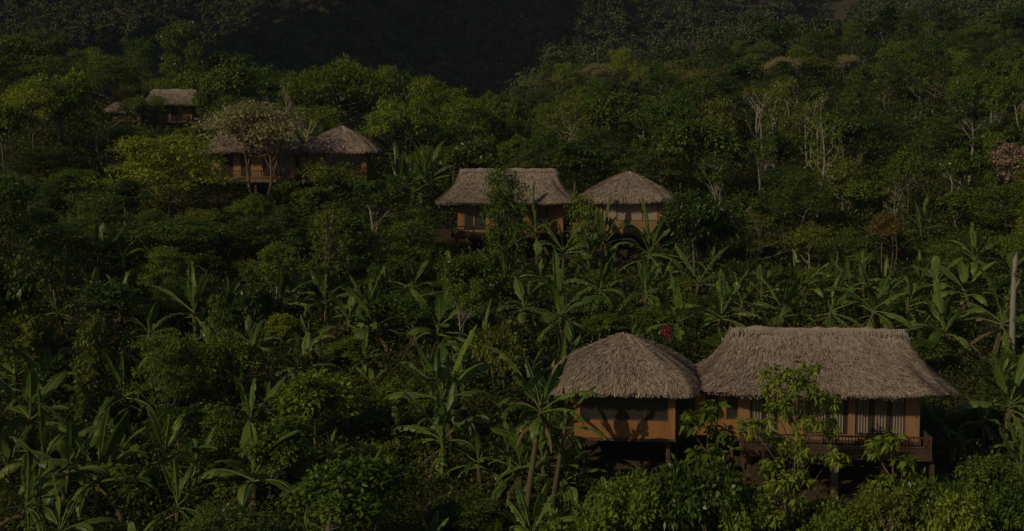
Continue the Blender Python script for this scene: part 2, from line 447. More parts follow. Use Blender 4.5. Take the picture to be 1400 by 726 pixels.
# ---- banana leaves: an arching midrib and a torn blade on each side
def banana_leaf(L, W, el0, az, droop, base, torn=.5, dead=False, name='banana_leaf'):
    n = 18; b = MB(); p = Vector(base); pts = [p.copy()]; el = el0
    side = Vector((-math.sin(az), math.cos(az), 0)); seg = L / n; dirs = []
    twist = rng.uniform(-1.0, 1.0)
    for i in range(n):
        d = Vector((math.cos(az) * math.cos(el), math.sin(az) * math.cos(el), math.sin(el)))
        p = p + d * seg; pts.append(p.copy()); dirs.append(d); el -= droop / n * (.15 + 2.1 * (i / n) ** 1.5)
    dirs.append(dirs[-1])
    def wid(t):
        if t < .20: return .0
        u = (t - .20) / .80
        return W * .5 * min(1, (u * 3.2) ** .75) * (max(1 - u ** 3.4, 0)) ** .6
    for sg in (1, -1):
        k = 0; dr = rng.uniform(.0, .5); gap = 0
        while k < n:
            run = n if torn < .12 else 1 + int(rng.random() ** 1.2 / max(torn, .05) * 2.4)
            e = min(k + run, n)
            dr2 = (rng.uniform(.1, .4) + rng.random() ** 1.2 * torn * 1.4) if not dead else rng.uniform(.9, 1.4)
            cut = 1.0 - (rng.random() * .45 * torn)
            vs = []; fs = []
            for i in range(k, e + 1):
                t = i / n; d = dirs[i]
                nn = d.cross(side); nn.normalize()
                if nn.z < 0: nn = -nn
                sd = (side * math.cos(twist * t) + nn * math.sin(twist * t) * sg).normalized() * sg
                wv = wid(t) * cut * (1 if not dead else .6)
                shrink = .93 if (i in (k, e) and run < n) else 1.0
                m1 = pts[i] + (sd * .55 * math.cos(dr2 * .3 - .25) + nn * .55 * -math.sin(dr2 * .3 - .25)) * wv + d * wv * .12
                m2 = m1 + (sd * .45 * math.cos(dr2) - nn * .45 * math.sin(dr2)) * wv * shrink + d * wv * .15
                if i == k and run < n: m2 += d * .02; 
                if i == e and run < n: m2 -= d * .03
                vs += [pts[i], m1, m2]
            for i in range(e - k):
                a = 3 * i
                fs += [(a, a + 1, a + 4, a + 3), (a + 1, a + 2, a + 5, a + 4)]
            b.add(vs, fs, 0)
            k = e
    up = [q + Vector((0, 0, .012)) for q in pts]
    b.tube(up, [.034 * (1 - .85 * i / n) + .004 for i in range(n + 1)], 5, 1)
    return b.mesh(name, [LM['dead'] if dead else LM['banana'], M_RIB if not dead else LM['dead']])

class Banana:
    def __init__(s, h, nl, L, W, seed, torn=.5, deadn=1, upright=.0, stem_h=None):
        global rng
        keep = rng; rng = np.random.default_rng(seed)
        sh = stem_h if stem_h is not None else h * .45
        lean = Vector((rng.uniform(-.2, .2), rng.uniform(-.2, .2), 0))
        b = MB(); pts = [Vector((0, 0, -.5)), Vector((0, 0, 0)), lean * .4 + Vector((0, 0, sh * .5)), lean + Vector((0, 0, sh)), lean * 1.1 + Vector((0, 0, sh + .35))]
        b.tube(pts, [.17, .16, .13, .10, .05], 9)
        s.stem = b.mesh('banana_stem', BARK['banana'], True)
        s.leaves = []; top = lean + Vector((0, 0, sh))
        for i in range(nl):
            t = i / max(nl - 1, 1)
            az = i * 2.39996 + rng.uniform(-.7, .7)
            el = R(86 - (92 - 40 * upright) * t ** .75 + rng.uniform(-20, 14))
            dr = R(14 + (120 - 55 * upright) * t + rng.uniform(-18, 32))
            Li = L * (rng.uniform(.68, 1.12)) * (1 - .12 * t)
            s.leaves.append(banana_leaf(Li, W * rng.uniform(.85, 1.15), el, az, dr, top + Vector((0, 0, .25 * (1 - t))), torn * rng.uniform(.4, 1.3)))
        for i in range(deadn):
            s.leaves.append(banana_leaf(L * .7, W * .7, R(-20), rng.uniform(0, 6.28), R(75), top - Vector((0, 0, .15)), .6, True, 'dead_leaf'))
        s.h = sh + L * .92; s.w = L * 1.5; s.sh = sh
        rng = keep

# ------------------------------------------------------------------ thatched roofs
def roof_mesh(b_top, A, B, ridge, rise, fa, fb, straws, seed, thick=.34, nexp=5.0, len_k=1.0):
    """loft with rounded corners from eave to ridge, covered with loose straw; returns mesh"""
    rg = np.random.default_rng(seed)
    NT, NA = 18, 96
    ph = rg.uniform(0, 6.28, 8)
    def surf(t, th):
        t = np.maximum(t, 0)
        c, s = np.cos(th), np.sin(th)
        e = 2.0 / (nexp + (2.6 - nexp) * t * .6)
        ux = np.sign(c) * np.abs(c) ** e; uy = np.sign(s) * np.abs(s) ** e
        a = ridge + (A - ridge) * fa(t); bb = .10 + (B - .10) * fb(t)
        wob = 1 + .010 * np.sin(3 * th + ph[0]) + .010 * np.sin(7 * th + ph[1] + 3 * t) + .006 * np.sin(17 * th + ph[2])
        z = rise * t + .05 * np.sin(5 * th + ph[3] + 4 * t) * (1 - t) + .03 * np.sin(13 * th + ph[4] - 6 * t)
        z = z + .03 * np.cos(2 * th + ph[5]) * (1 - t) + .05 * np.sin(ux * 9 + ph[6]) * t ** 4
        return np.stack([ux * a * wob, uy * bb * wob, z], -1)
    T = np.linspace(0, 1, NT); TH = np.linspace(0, 2 * np.pi, NA, endpoint=False)
    tt, th = np.meshgrid(T, TH, indexing='ij')
    V = [surf(tt, th).reshape(-1, 3)]; F = []
    i = np.arange(NT - 1)[:, None] * NA + np.arange(NA)[None, :]; j = np.arange(NT - 1)[:, None] * NA + (np.arange(NA) + 1)[None, :] % NA
    F.append(np.stack([i, j, j + NA, i + NA], -1).reshape(-1, 4))
    n0 = NT * NA
    e0 = surf(np.zeros(NA), TH)
    low = e0 * np.array([.985, .985, 1]) - np.array([0, 0, thick]); inn = e0 * np.array([.80, .78, 1]) + np.array([0, 0, -.02])
    cen = e0 * np.array([.05, .05, 1]) + np.array([0, 0, rise * .45])
    V += [low, inn, cen]
    k = np.arange(NA); kk = (k + 1) % NA
    F.append(np.stack([k, n0 + k, n0 + kk, kk], -1))
    F.append(np.stack([n0 + k, n0 + NA + k, n0 + NA + kk, n0 + kk], -1))
    F.append(np.stack([n0 + NA + k, n0 + 2 * NA + k, n0 + 2 * NA + kk, n0 + NA + kk], -1))
    nv = n0 + 3 * NA
    # loose straw
    t = 1 - np.sqrt(rg.random(straws)) ; t = np.clip(t, 0, .985)
    ec = int(straws * .14); t[:ec] = rg.random(ec) * .02
    h = rg.uniform(0, 2 * np.pi, straws)
    # favour even spacing along the perimeter of a rounded rectangle
    ux = rg.uniform(-A, A, straws); uy = rg.uniform(-B, B, straws); edge = rg.random(straws) < A / (A + B)
    sg = np.where(rg.random(straws) < .5, 1, -1)
    xx = np.where(edge, ux / A, sg); yy = np.where(edge, sg, uy / B)
    e = nexp / 2.0
    h = np.arctan2(np.sign(yy) * np.abs(yy) ** e, np.sign(xx) * np.abs(xx) ** e)
    p = surf(t, h); dn = unit(surf(np.clip(t - .04, -.04, 1), h) - surf(t + .01, h))
    nb = unit(np.cross(surf(t, h + .02) - surf(t, h - .02), -dn)); nb = np.where((nb[:, 2:3] < 0), -nb, nb)
    sdv = np.cross(dn, nb)
    yaw = rg.normal(size=straws) * .26
    d = unit(dn * np.cos(yaw)[:, None] + sdv * np.sin(yaw)[:, None])
    s = unit(np.cross(d, nb))
    Ls = (rg.uniform(.22, .50, straws) * len_k)[:, None]; Wd = ((.010 + .032 * rg.random(straws) ** 2) * len_k)[:, None]
    lift = (rg.random(straws) ** 2 * .13 + .012)[:, None]
    p0 = p + nb * .005 - d * Ls * .35
    p1 = p + d * Ls * .65 + nb * lift
    p1[:ec, 2] -= rg.uniform(.03, .10, ec)
    V.append(np.stack([p0 + s * Wd, p0 - s * Wd, p1 - s * Wd * .7, p1 + s * Wd * .7], 1).reshape(-1, 3))
    F.append(nv + np.arange(straws * 4).reshape(-1, 4)); nv += straws * 4
    # fringe under the eave
    nf = int(160 * (A + B) * .9)
    xx = rg.uniform(-1, 1, nf); ed = rg.random(nf) < A / (A + B); sg = np.where(rg.random(nf) < .5, 1, -1)
    hx = np.where(ed, xx, sg); hy = np.where(ed, sg, xx)
    h = np.arctan2(np.sign(hy) * np.abs(hy) ** e, np.sign(hx) * np.abs(hx) ** e)
    p = surf(np.zeros(nf), h); p[:, 2] -= rg.uniform(.0, thick, nf)
    o = unit(p * np.array([1, 1, 0]) + 1e-6); tg = np.stack([-o[:, 1], o[:, 0], 0 * o[:, 0]], -1)
    Ls = rg.uniform(.03, .12, nf)[:, None]; Wd = rg.uniform(.012, .035, nf)[:, None]
    q = p + o * Ls * rg.uniform(.1, .5, nf)[:, None] - np.array([0, 0, 1]) * Ls + tg * rg.normal(size=nf)[:, None] * .05
    V.append(np.stack([p + tg * Wd, p - tg * Wd, q - tg * Wd * .6, q + tg * Wd * .6], 1).reshape(-1, 3))
    F.append(nv + np.arange(nf * 4).reshape(-1, 4))
    me = mesh_np('roof', np.concatenate(V), np.concatenate(F), M_THATCH)
    return me, surf
def ridge_cap(ridge, rise, surf, seed, half=.34):
    rg = np.random.default_rng(seed); b = MB()
    m = max(6, int(ridge * 5)); xs = np.linspace(-ridge - .12, ridge + .12, m)
    prof = [(-half, -.30), (-half * .55, -.05), (0, .085), (half * .55, -.05), (half, -.30)]
    vs = []; fs = []
    for x in xs:
        ed = max(0, abs(x) - (ridge - .38)) / .5; jz = .035 * rg.normal() - .34 * ed * ed + .04 * math.sin(x * 2.3 + seed)
        vs += [(x, py, rise + pz + jz) for py, pz in prof]
    for i in range(m - 1):
        for k in range(4): fs.append((i * 5 + k, i * 5 + k + 1, i * 5 + k + 6, i * 5 + k + 5))
    b.add(vs, fs); b.add([vs[0], vs[1], vs[2], vs[3], vs[4]], [(0, 1, 2, 3, 4)]); b.add(vs[-5:], [(4, 3, 2, 1, 0)])
    for i in range(int(260 * (ridge + .4))):
        x = rg.uniform(-ridge - .05, ridge + .05); sg = rg.choice([-1, 1])
        y0 = rg.uniform(0, .3) * sg; z0 = rise + .09 - abs(y0) * .5 - .34 * (max(0, abs(x) - (ridge - .38)) / .5) ** 2
        L = rg.uniform(.2, .45); wv = .02
        y1 = y0 + sg * L * .75; z1 = z0 - L * .62; dx = rg.normal() * .07
        b.add([(x - wv, y0, z0), (x + wv, y0, z0), (x + wv + dx, y1, z1), (x - wv + dx, y1, z1)], [(0, 1, 2, 3)])
    return b

def add_roof(root, cx, cy, z, A, B, ridge, rise, fa, fb, straws, seed, **kw):
    me, surf = roof_mesh(None, A, B, ridge, rise, fa, fb, straws, seed, **kw)
    r = link('roof', me, root); r.location = (cx, cy, z)
    c = ridge_cap(ridge, rise, surf, seed + 5).build('ridge_cap', M_RIDGE, r)
    return r
FLARE = (lambda t: (1 - t) ** 1.8, lambda t: (1 - t) ** 1.06)
DOME = (lambda t: 1 - t ** 1.55, lambda t: 1 - t ** 1.45)

def window(root, x0, x1, y, z0, z1, mull, pane_m, frame_m, fw=.07, dep=.10, curtains=None):
    """frame with mullions at the given x, one pane per bay"""
    f = MB()
    f.box(x0, x1, y, y + dep, z0, z0 + fw); f.box(x0, x1, y, y + dep, z1 - fw, z1)
    xs = [x0] + list(mull) + [x1]
    edges = []
    for i, x in enumerate(xs):
        a = x if i == 0 else (x - fw if i == len(xs) - 1 else x - fw / 2)
        f.box(a, a + fw, y + .002, y + dep - .002, z0 + fw, z1 - fw); edges.append((a, a + fw))
    fr = f.build('window', frame_m, root)
    for i in range(len(xs) - 1):
        a, c = edges[i][1], edges[i + 1][0]
        p = MB(); p.box(a, c, y + dep * .45, y + dep * .6, z0 + fw, z1 - fw)
        pm = pane_m[i] if isinstance(pane_m, (list, tuple)) else pane_m
        p.build('pane', pm, fr)
    if curtains:
        for (a, c) in curtains:
            cu = MB(); k = max(6, int((c - a) / .07)); vs = []; fs = []
            for i in range(k + 1):
                x = a + (c - a) * i / k; yy = y + dep * .2 + (.035 if i % 2 else -.035)
                vs += [(x, yy, z0 + fw + .03), (x, yy, z1 - fw - .02)]
            for i in range(k): fs.append((2 * i, 2 * i + 2, 2 * i + 3, 2 * i + 1))
            cu.add(vs, fs); cu.build('curtain', M_CURT, fr)
    return fr

def shell(root, x0, x1, y0, y1, z0, z1, openings, mat, th=.22):
    """wall ring with openings (xa, xb, za, zb) in the front wall; one wall mesh"""
    b = MB(); y = y0
    ops = sorted(openings); x = x0
    for (xa, xb, za, zb) in ops:
        if xa > x: b.box(x, xa, y, y + th, z0, z1)
        if za > z0: b.box(xa, xb, y, y + th, z0, za)
        if zb < z1: b.box(xa, xb, y, y + th, zb, z1)
        x = xb
    if x < x1: b.box(x, x1, y, y + th, z0, z1)
    b.box(x0, x0 + th, y0 + th, y1 - th, z0, z1); b.box(x1 - th, x1, y0 + th, y1 - th, z0, z1)
    b.box(x0, x1, y1 - th, y1, z0, z1)
    return b.build('wall', mat, root)

def railing(root, x0, x1, y, z0, z1, posts, step=.16, ret=None, mat=None):
    mat = mat or M_WOODR
    b = MB(); b.box(x0, x1, y - .045, y + .045, z1 - .07, z1); b.box(x0, x1, y - .03, y + .03, z0 + .08, z0 + .14)
    r = b.build('railing', mat, root)
    ps = list(np.linspace(x0 + .06, x1 - .06, posts))
    for px in ps:
        p = MB(); p.box(px - .055, px + .055, y - .054, y + .054, z0, z1 + .06); p.build('rail_post', mat, r)
    bl = MB(); bl.box(-.02, .02, -.02, .02, z0 + .14, z1 - .07); bme = bl.mesh('baluster', mat); x = x0 + .2
    while x < x1 - .12:
        if min(abs(x - q) for q in ps) > .09: link('baluster', bme, r).location = (x, y, 0)
        x += step
    if ret:
        for xx in (x0 + .05, x1 - .05):
            q = MB(); q.box(xx - .04, xx + .04, y + .06, y + ret, z1 - .07, z1 - .003); q.box(xx - .025, xx + .025, y + .06, y + ret, z0 + .08, z0 + .14)
            yy = y + .2
            while yy < y + ret: q.box(xx - .02, xx + .02, yy - .02, yy + .02, z0 + .14, z1 - .07); yy += step
            q.build('side_rail', mat, r)
    return r

def stilt(root, x, y, z1, mat, r=.11, sq=True, down=None):
    wp = root.matrix_world if False else None
    c, s = math.cos(root.rotation_euler.z), math.sin(root.rotation_euler.z)
    X = root.location.x + c * x - s * y; Y = root.location.y + s * x + c * y
    zb = tzf(X, Y) - root.location.z - .5
    if zb > z1 - .1: zb = z1 - .6
    b = MB()
    if sq: b.box(x - r, x + r, y - r, y + r, zb, z1)
    else: b.tube([(x, y, zb), (x, y, z1)], [r, r * .9], 8)
    b.build('stilt', mat, root)

HOUSES = []   # (world x, y, radius) to keep plants out
CLEAR = []    # (x0, x1, y0, y1 in photo pixels, depth) windows onto the houses

def root_at(name, x, y, zfloor, rz):
    o = empty(name, (x, y, zfloor), rz); return o

def pav_window_room(root, cx, cy, hw, hd, z1, sill, wall_m, glass, x_op0, x_op1, mull, frame_m=M_WOOD):
    """square pavilion room with a wide picture window on the front"""
    zt = z1
    shell(root, cx - hw, cx + hw, cy - hd, cy + hd, 0, zt, [(x_op0, x_op1, sill, zt - .25)], wall_m)
    window(root, x_op0, x_op1, cy - hd + .05, sill, zt - .25, mull, glass, frame_m)
    f = MB(); f.box(cx - hw - .04, cx + hw + .04, cy - hd - .04, cy + hd + .04, -.16, -.004); f.build('floor_slab', M_WOOD, root)
    for sx in (-1, 1):
        for sy in (-1, 0, 1):
            stilt(root, cx + sx * (hw - .35), cy + sy * (hd - .4), -.16, M_WOOD, .11)

# ---- lower bungalow (nearest, right)
def house_lower():
    zf = CAMZ - 14.62
    r = root_at('thatched_bungalow', 11.16, 65.9, zf, R(-6.0))
    # left pavilion
    cx, hw = -5.05, 2.62
    pav_window_room(r, cx, -.1, hw, 2.5, 2.95, .92, M_WALL, M_GLASS, cx - hw + .30, cx + hw - .36, [cx - hw + 1.42, cx + hw - 1.55])
    add_roof(r, cx, 0, 2.68, 4.0, 3.75, .12, 2.45, DOME[0], DOME[1], 15000, 3, thick=.30)
    # link corridor
    w1 = shell(r, cx + hw + .02, 1.2, -1.45, 1.6, 0, 2.75, [(-2.25, -1.35, .85, 2.4), (-.85, -.15, .85, 2.4), (.25, .95, .85, 2.4)], M_WALL)
    for (a, c) in ((-2.25, -1.35), (-.85, -.15), (.25, .95)): window(r, a, c, -1.41, .85, 2.4, [], M_GLASS, M_WOOD)
    g = MB(); g.box(-1.75, -.9, -.6, 2.6, 2.80, 2.86); g.box(-1.75, -.9, -.68, -.604, 2.76, 2.92); g.build('gutter', M_GUT, r)
    # right long house
    cx, hw, yd = 5.3, 4.75, -1.9
    ops = [(cx - hw + .35, cx - hw + 2.35, .28, 2.55), (cx - .95, cx + 1.15, .28, 2.55), (cx + 1.5, cx + hw - .72, .28, 2.55)]
    shell(r, cx - hw + .65 - .35, cx + hw, yd, 3.0, 0, 2.95, [(cx - hw + .9, cx - hw + 2.35, .28, 2.55)] + ops[1:], M_WALL2)
    window(r, cx - hw + .9, cx - hw + 2.35, yd + .05, .28, 2.55, [cx - hw + 1.6], M_GLASS, M_WOODR, curtains=[(cx - hw + 1.0, cx - hw + 1.55), (cx - hw + 1.66, cx - hw + 2.2)])
    window(r, *ops[1][:2], yd + .05, .28, 2.55, [cx + .1], M_GLASS, M_WOODR, curtains=[(cx - .85, cx + 0), (cx + .2, cx + .9)])
    a, c = ops[2][:2]
    window(r, a, c, yd + .05, .28, 2.55, [a + (c - a) / 3, a + 2 * (c - a) / 3], M_GLASS, M_WOODR,
           curtains=[(a + .08, a + .72), (a + .95, a + 1.62), (a + 1.85, c - .1)])
    f = MB(); f.box(cx - hw + .26, cx + hw + .04, yd - .04, 3.04, -.16, -.004); f.build('floor_slab', M_WOOD, r)
    add_roof(r, cx - .15, .35, 2.78, 6.6, 3.85, 4.6, 2.68, FLARE[0], FLARE[1], 26000, 4, thick=.30)
    # deck with railing
    d = MB(); y0 = yd - 1.75
    n = 10
    for i in range(n):
        ya = y0 + i * (1.7 / n); d.box(.9, cx + hw + .25, ya, ya + 1.7 / n - .012, -.30, -.24)
    deck = d.build('deck', M_DECK, r)
    e = MB(); e.box(.9, cx + hw + .25, y0 - .06, y0 - .004, -.58, -.24); e.box(.9, cx + hw + .25, y0 + .3, y0 + .42, -.55, -.304); e.box(.9, cx + hw + .25, y0 + 1.3, y0 + 1.42, -.55, -.304); e.build('deck_beam', M_WOODR, r)
    railing(r, .9, cx + hw + .25, y0 + .06, -.24, .62, 7, ret=1.55)
    for sx in (1.3, 3.3, 5.6, 8.0, 10.4):
        stilt(r, sx, y0 + .36, -.55, M_CONC if sx == 5.6 else M_WOOD, .16 if sx == 5.6 else .10)
    for sx in (1.2, 4.2, 7.2, 9.7):
        for sy in (-.5, 2.4): stilt(r, sx, sy, -.16, M_WOOD, .12)
    tag(r, 'large ochre bungalow with pyramid and long thatched roofs and railed deck, lowest on the slope', 'bungalow', 'thatched bungalows on the hillside')
    HOUSES.append((5.9, 66.2, 4.6)); HOUSES.append((13.5, 65.2, 5.0)); HOUSES.append((18.5, 64.6, 5.2))
    CLEAR.append((752, 1310, 450, 545, 63)); CLEAR.append((775, 960, 540, 622, 63)); CLEAR.append((1000, 1270, 540, 640, 60))
    return r

# ---- central bungalow
def house_mid():
    zf = CAMZ - 6.42
    x0 = (764 - 700) / FPX * 108
    r = root_at('thatched_bungalow', x0, 108, zf, R(1.0))
    cx = (857 - 760) / 15.85 - .1; hw = 2.65
    pav_window_room(r, cx, -.1, hw, 2.5, 3.1, .98, M_WALL2, M_BLIND, cx - hw + .18, cx + hw - .36, [cx - hw + 1.42, cx + hw - 1.7])
    add_roof(r, cx, 0, 2.82, 4.0, 3.45, .12, 2.32, lambda t: 1 - t ** 1.4, lambda t: 1 - t ** 1.4, 11000, 13, thick=.2)
    shell(r, 1.1, cx - hw - .02, -1.4, 1.5, 0, 2.8, [(1.5, 2.3, .5, 2.5), (2.65, 3.1, .5, 2.5)], M_WALL)
    window(r, 1.5, 2.3, -1.36, .5, 2.5, [], M_GLASS, M_WOOD); window(r, 2.65, 3.1, -1.36, .5, 2.5, [], M_GLASS, M_WOOD)
    lx = (691 - 760) / 15.9; hw = 4.4; yd = -1.9
    ops = [(lx - hw + .55, lx - hw + 2.5, .1, 2.5), (lx - .9, lx + 1.2, .1, 2.5), (lx + 1.9, lx + 3.3, .1, 2.5)]
    shell(r, lx - hw, lx + hw + .2, yd, 2.8, 0, 2.95, ops, M_WALL)
    for i, (a, c, za, zb) in enumerate(ops):
        window(r, a, c, yd + .05, za, zb, [(a + c) / 2] if i else [a + .85], M_GLASS, M_WOODR if i else M_BLIND, .08)
    f = MB(); f.box(lx - hw - .04, lx + hw + .24, yd - .04, 2.84, -.16, -.004); f.build('floor_slab', M_WOOD, r)
    add_roof(r, lx, .35, 2.66, 6.1, 3.7, 4.15, 2.66, FLARE[0], FLARE[1], 18000, 14, thick=.28)
    d = MB(); y0 = yd - 1.6
    for i in range(9):
        ya = y0 + i * .175; d.box(lx - hw - .5, lx + 2.6, ya, ya + .163, -.16, -.10)
    d.build('deck', M_DECK, r)
    e = MB(); e.box(lx - hw - .5, lx + 2.6, y0 - .06, y0 - .004, -.42, -.10); e.build('deck_beam', M_WOODR, r)
    railing(r, lx - hw - .5, lx + 2.6, y0 + .06, -.10, .62, 5, ret=1.4)
    for sx in (-8.8, -6.5, -4.2, -2.0):
        stilt(r, sx, y0 + .4, -.16, M_WOOD, .1); stilt(r, sx, 1.5, -.16, M_WOOD, .11)
    tag(r, 'thatched bungalow with brown blinds, half hidden by banana plants, in the middle of the hillside', 'bungalow', 'thatched bungalows on the hillside')
    HOUSES.append((x0 + cx, 108, 4.6)); HOUSES.append((x0 + lx - 2.5, 108, 5.0)); HOUSES.append((x0 + lx + 2.5, 108, 5.0))
    CLEAR.append((597, 925, 235, 285, 104)); CLEAR.append((618, 662, 280, 322, 104)); CLEAR.append((770, 905, 280, 320, 104))

# ---- upper left bungalow
def house_upper():
    zf = CAMZ + (214 - 242) / FPX * 121
    x0 = (400 - 700) / FPX * 121
    r = root_at('thatched_bungalow', x0, 121, zf, R(2.0))
    cx = (467 - 400) / 14.2; hw = 2.75
    pav_window_room(r, cx, -.1, hw, 2.6, 2.95, .9, M_WALL, M_GLASS, cx - hw + 1.5, cx + hw - .5, [cx - .4, cx + 1.0])
    add_roof(r, cx + .1, 0, 2.62, 4.05, 3.8, .15, 2.35, lambda t: 1 - t ** 1.3, lambda t: 1 - t ** 1.3, 10000, 23, thick=.26)
    shell(r, .4, cx - hw - .02, -1.4, 1.5, 0, 2.7, [(.8, 1.6, .5, 2.4)], M_WALL); window(r, .8, 1.6, -1.36, .5, 2.4, [], M_GLASS, M_WOOD)
    lx = (352 - 400) / 14.2; hw = 4.0; yd = -1.9
    ops = [(lx - hw + .9, lx - hw + 2.1, .1, 2.4), (lx - 1.2, lx - .2, .1, 2.4), (lx + .9, lx + 1.7, .1, 2.4), (lx + 2.4, lx + 3.4, .1, 2.4)]
    shell(r, lx - hw, lx + hw, yd, 2.8, 0, 2.85, ops, M_WALL2)
    for i, (a, c, za, zb) in enumerate(ops): window(r, a, c, yd + .05, za, zb, [(a + c) / 2], M_GLASS, M_WOODR, .07)
    f = MB(); f.box(lx - hw - .04, lx + hw + .04, yd - .04, 2.84, -.16, -.004); f.build('floor_slab', M_WOOD, r)
    add_roof(r, lx + .1, .3, 2.5, 5.45, 3.6, 3.5, 2.6, FLARE[0], FLARE[1], 13000, 24, thick=.26)
    d = MB(); y0 = yd - 1.6
    for i in range(9):
        ya = y0 + i * .175; d.box(lx - hw - .4, lx + 2.4, ya, ya + .163, -.16, -.10)
    d.build('deck', M_DECK, r)
    e = MB(); e.box(lx - hw - .4, lx + 2.4, y0 - .06, y0 - .004, -.40, -.10); e.build('deck_beam', M_DECK, r)
    railing(r, lx - hw - .4, lx + 2.4, y0 + .06, -.10, .70, 6, ret=1.4)
    for sx in (-7.6, -5.3, -3.0, -1.2):
        stilt(r, sx, y0 + .4, -.16, M_WOOD, .10); stilt(r, sx, 1.5, -.16, M_WOOD, .11)
    b = MB()
    for (xa, xb) in ((-7.6, -5.3), (-5.3, -3.0)): b.tube([(xa, y0 + .4, -1.8), (xb, y0 + .4, -.4)], [.06, .06], 6)
    b.build('brace', M_WOOD, r)
    tag(r, 'thatched bungalow on stilts behind the pale grey green tree, left on the upper slope', 'bungalow', 'thatched bungalows on the hillside')
    HOUSES.append((x0 + cx, 121, 4.6)); HOUSES.append((x0 + lx, 121, 5.4))
    CLEAR.append((413, 527, 165, 205, 117)); CLEAR.append((412, 440, 205, 240, 117)); CLEAR.append((490, 505, 200, 235, 117)); CLEAR.append((285, 390, 205, 262, 117))

# ---- highest bungalow
def house_top():
    d0 = 152; s = FPX / d0
    zf = CAMZ + (214 - 168) / FPX * d0
    x0 = (240 - 700) / s
    r = root_at('thatched_bungalow', x0, d0, zf, R(4.0))
    hw = 2.6; yd = -1.8
    ops = [(-hw + .3, -hw + 1.1, .1, 2.3), (-1.0, -.2, .1, 2.3), (.1, 1.5, .1, 2.3)]
    shell(r, -hw, hw, yd, 2.8, 0, 2.7, ops, M_WALL2)
    for a, c, za, zb in ops: window(r, a, c, yd + .05, za, zb, [(a + c) / 2], M_GLASS, M_WOODR, .07)
    f = MB(); f.box(-hw - .04, hw + .04, yd - .04, 2.84, -.16, -.004); f.build('floor_slab', M_WOOD, r)
    add_roof(r, .1, .3, 2.2, 4.0, 3.3, 2.7, 1.75, FLARE[0], FLARE[1], 8000, 34, thick=.25)
    add_roof(r, -5.4, .8, 1.45, 2.6, 2.8, .15, 1.5, DOME[0], DOME[1], 6000, 35, thick=.25)
    shell(r, -7.0, -3.6, -1.0, 2.4, 0, 1.6, [(-6.4, -4.4, .6, 1.5)], M_WALL); window(r, -6.4, -4.4, -.96, .6, 1.5, [-5.4], M_GLASS, M_WOOD)
    d = MB(); y0 = yd - 1.5
    for i in range(8): d.box(-hw - .3, 2.4, y0 + i * .185, y0 + i * .185 + .172, -.16, -.10)
    d.build('deck', M_DECK, r)
    e = MB(); e.box(-hw - .3, 2.4, y0 - .06, y0 - .004, -.36, -.10); e.build('deck_beam', M_WOODR, r)
    railing(r, -hw - .3, 2.4, y0 + .06, -.10, .75, 5, ret=1.3, step=.2)
    for sx in (-3.6, -1.6, .4, 2.2): stilt(r, sx, y0 + .4, -.16, M_WOOD, .10); stilt(r, sx, 1.8, -.16, M_WOOD, .11)
    for sx in (-6.7, -4.0): stilt(r, sx, -.6, -.004, M_WOOD, .12); stilt(r, sx, 2.0, -.004, M_WOOD, .12)
    tag(r, 'smallest thatched bungalow with a railed deck, highest on the slope at far left', 'bungalow', 'thatched bungalows on the hillside')
    HOUSES.append((x0, d0, 5.0)); HOUSES.append((x0 - 6, d0, 4.2))
    CLEAR.append((205, 272, 122, 172, 148))
house_lower(); house_mid(); house_upper(); house_top()

# ------------------------------------------------------------------ plant variants
V_ = {}
def reg(key, v): V_[key] = v
reg('round_deep', make_tree('broadleaf_tree', 'dense dark green rounded tree', 'round', LM['deep'], BARK['grey'], 7.0, 6.2, .34, .17, 16, 300, 18))
reg('round_mid', make_tree('broadleaf_tree', 'mid green rounded tree', 'round', LM['mid'], BARK['grey'], 7.0, 5.8, .30, .15, 15, 300, 20))
reg('round_fresh', make_tree('broadleaf_tree', 'bright green bushy tree', 'round', LM['fresh'], BARK['brown'], 6.0, 5.0, .30, .16, 13, 300, 18, bare=.25))
reg('layer_mid', make_tree('feathery_tree', 'feathery green layered tree', 'layer', LM['mid'], BARK['grey'], 7.5, 7.0, .26, .10, 18, 330, 26, bare=.32, spread=.42))
reg('layer_fresh', make_tree('feathery_tree', 'feathery light green spreading tree', 'layer', LM['fresh'], BARK['grey'], 7.0, 8.0, .26, .10, 20, 330, 26, bare=.36, spread=.42))
reg('layer_deep', make_tree('feathery_tree', 'feathery dark green layered tree', 'layer', LM['deep'], BARK['brown'], 8.0, 7.0, .27, .11, 20, 330, 24, bare=.3, spread=.42))
reg('umb_fresh', make_tree('umbrella_tree', 'light green umbrella shaped tree', 'umbrella', LM['fresh'], BARK['grey'], 7.5, 9.0, .28, .13, 30, 240, 18, bare=.4))
reg('umb_mid', make_tree('umbrella_tree', 'green umbrella shaped tree', 'umbrella', LM['mid'], BARK['grey'], 7.0, 8.0, .28, .13, 26, 240, 18, bare=.38))
reg('col_yellow', make_tree('columnar_tree', 'yellow green columnar tree', 'column', LM['yellow'], BARK['pale'], 7.5, 3.6, .24, .12, 15, 260, 16, bare=.24))
reg('col_mid', make_tree('columnar_tree', 'green columnar tree', 'column', LM['mid'], BARK['pale'], 6.5, 3.2, .24, .12, 13, 240, 16, bare=.15))
reg('cone_deep', make_tree('conical_tree', 'tall dark conical tree', 'cone', LM['deep'], BARK['pale'], 10, 6.0, .32, .14, 26, 220, 16, bare=.28))
reg('olive_multi', make_tree('olive_tree', 'pale grey green tree with several stems', 'round', LM['olive'], BARK['brown'], 8.5, 8.0, .26, .10, 30, 300, 24, bare=.36, stems=4, rt=.10))
reg('yellow_round', make_tree('broadleaf_tree', 'yellowish green tree', 'round', LM['yellow'], BARK['pale'], 6.5, 5.5, .26, .13, 15, 220, 18, bare=.3))
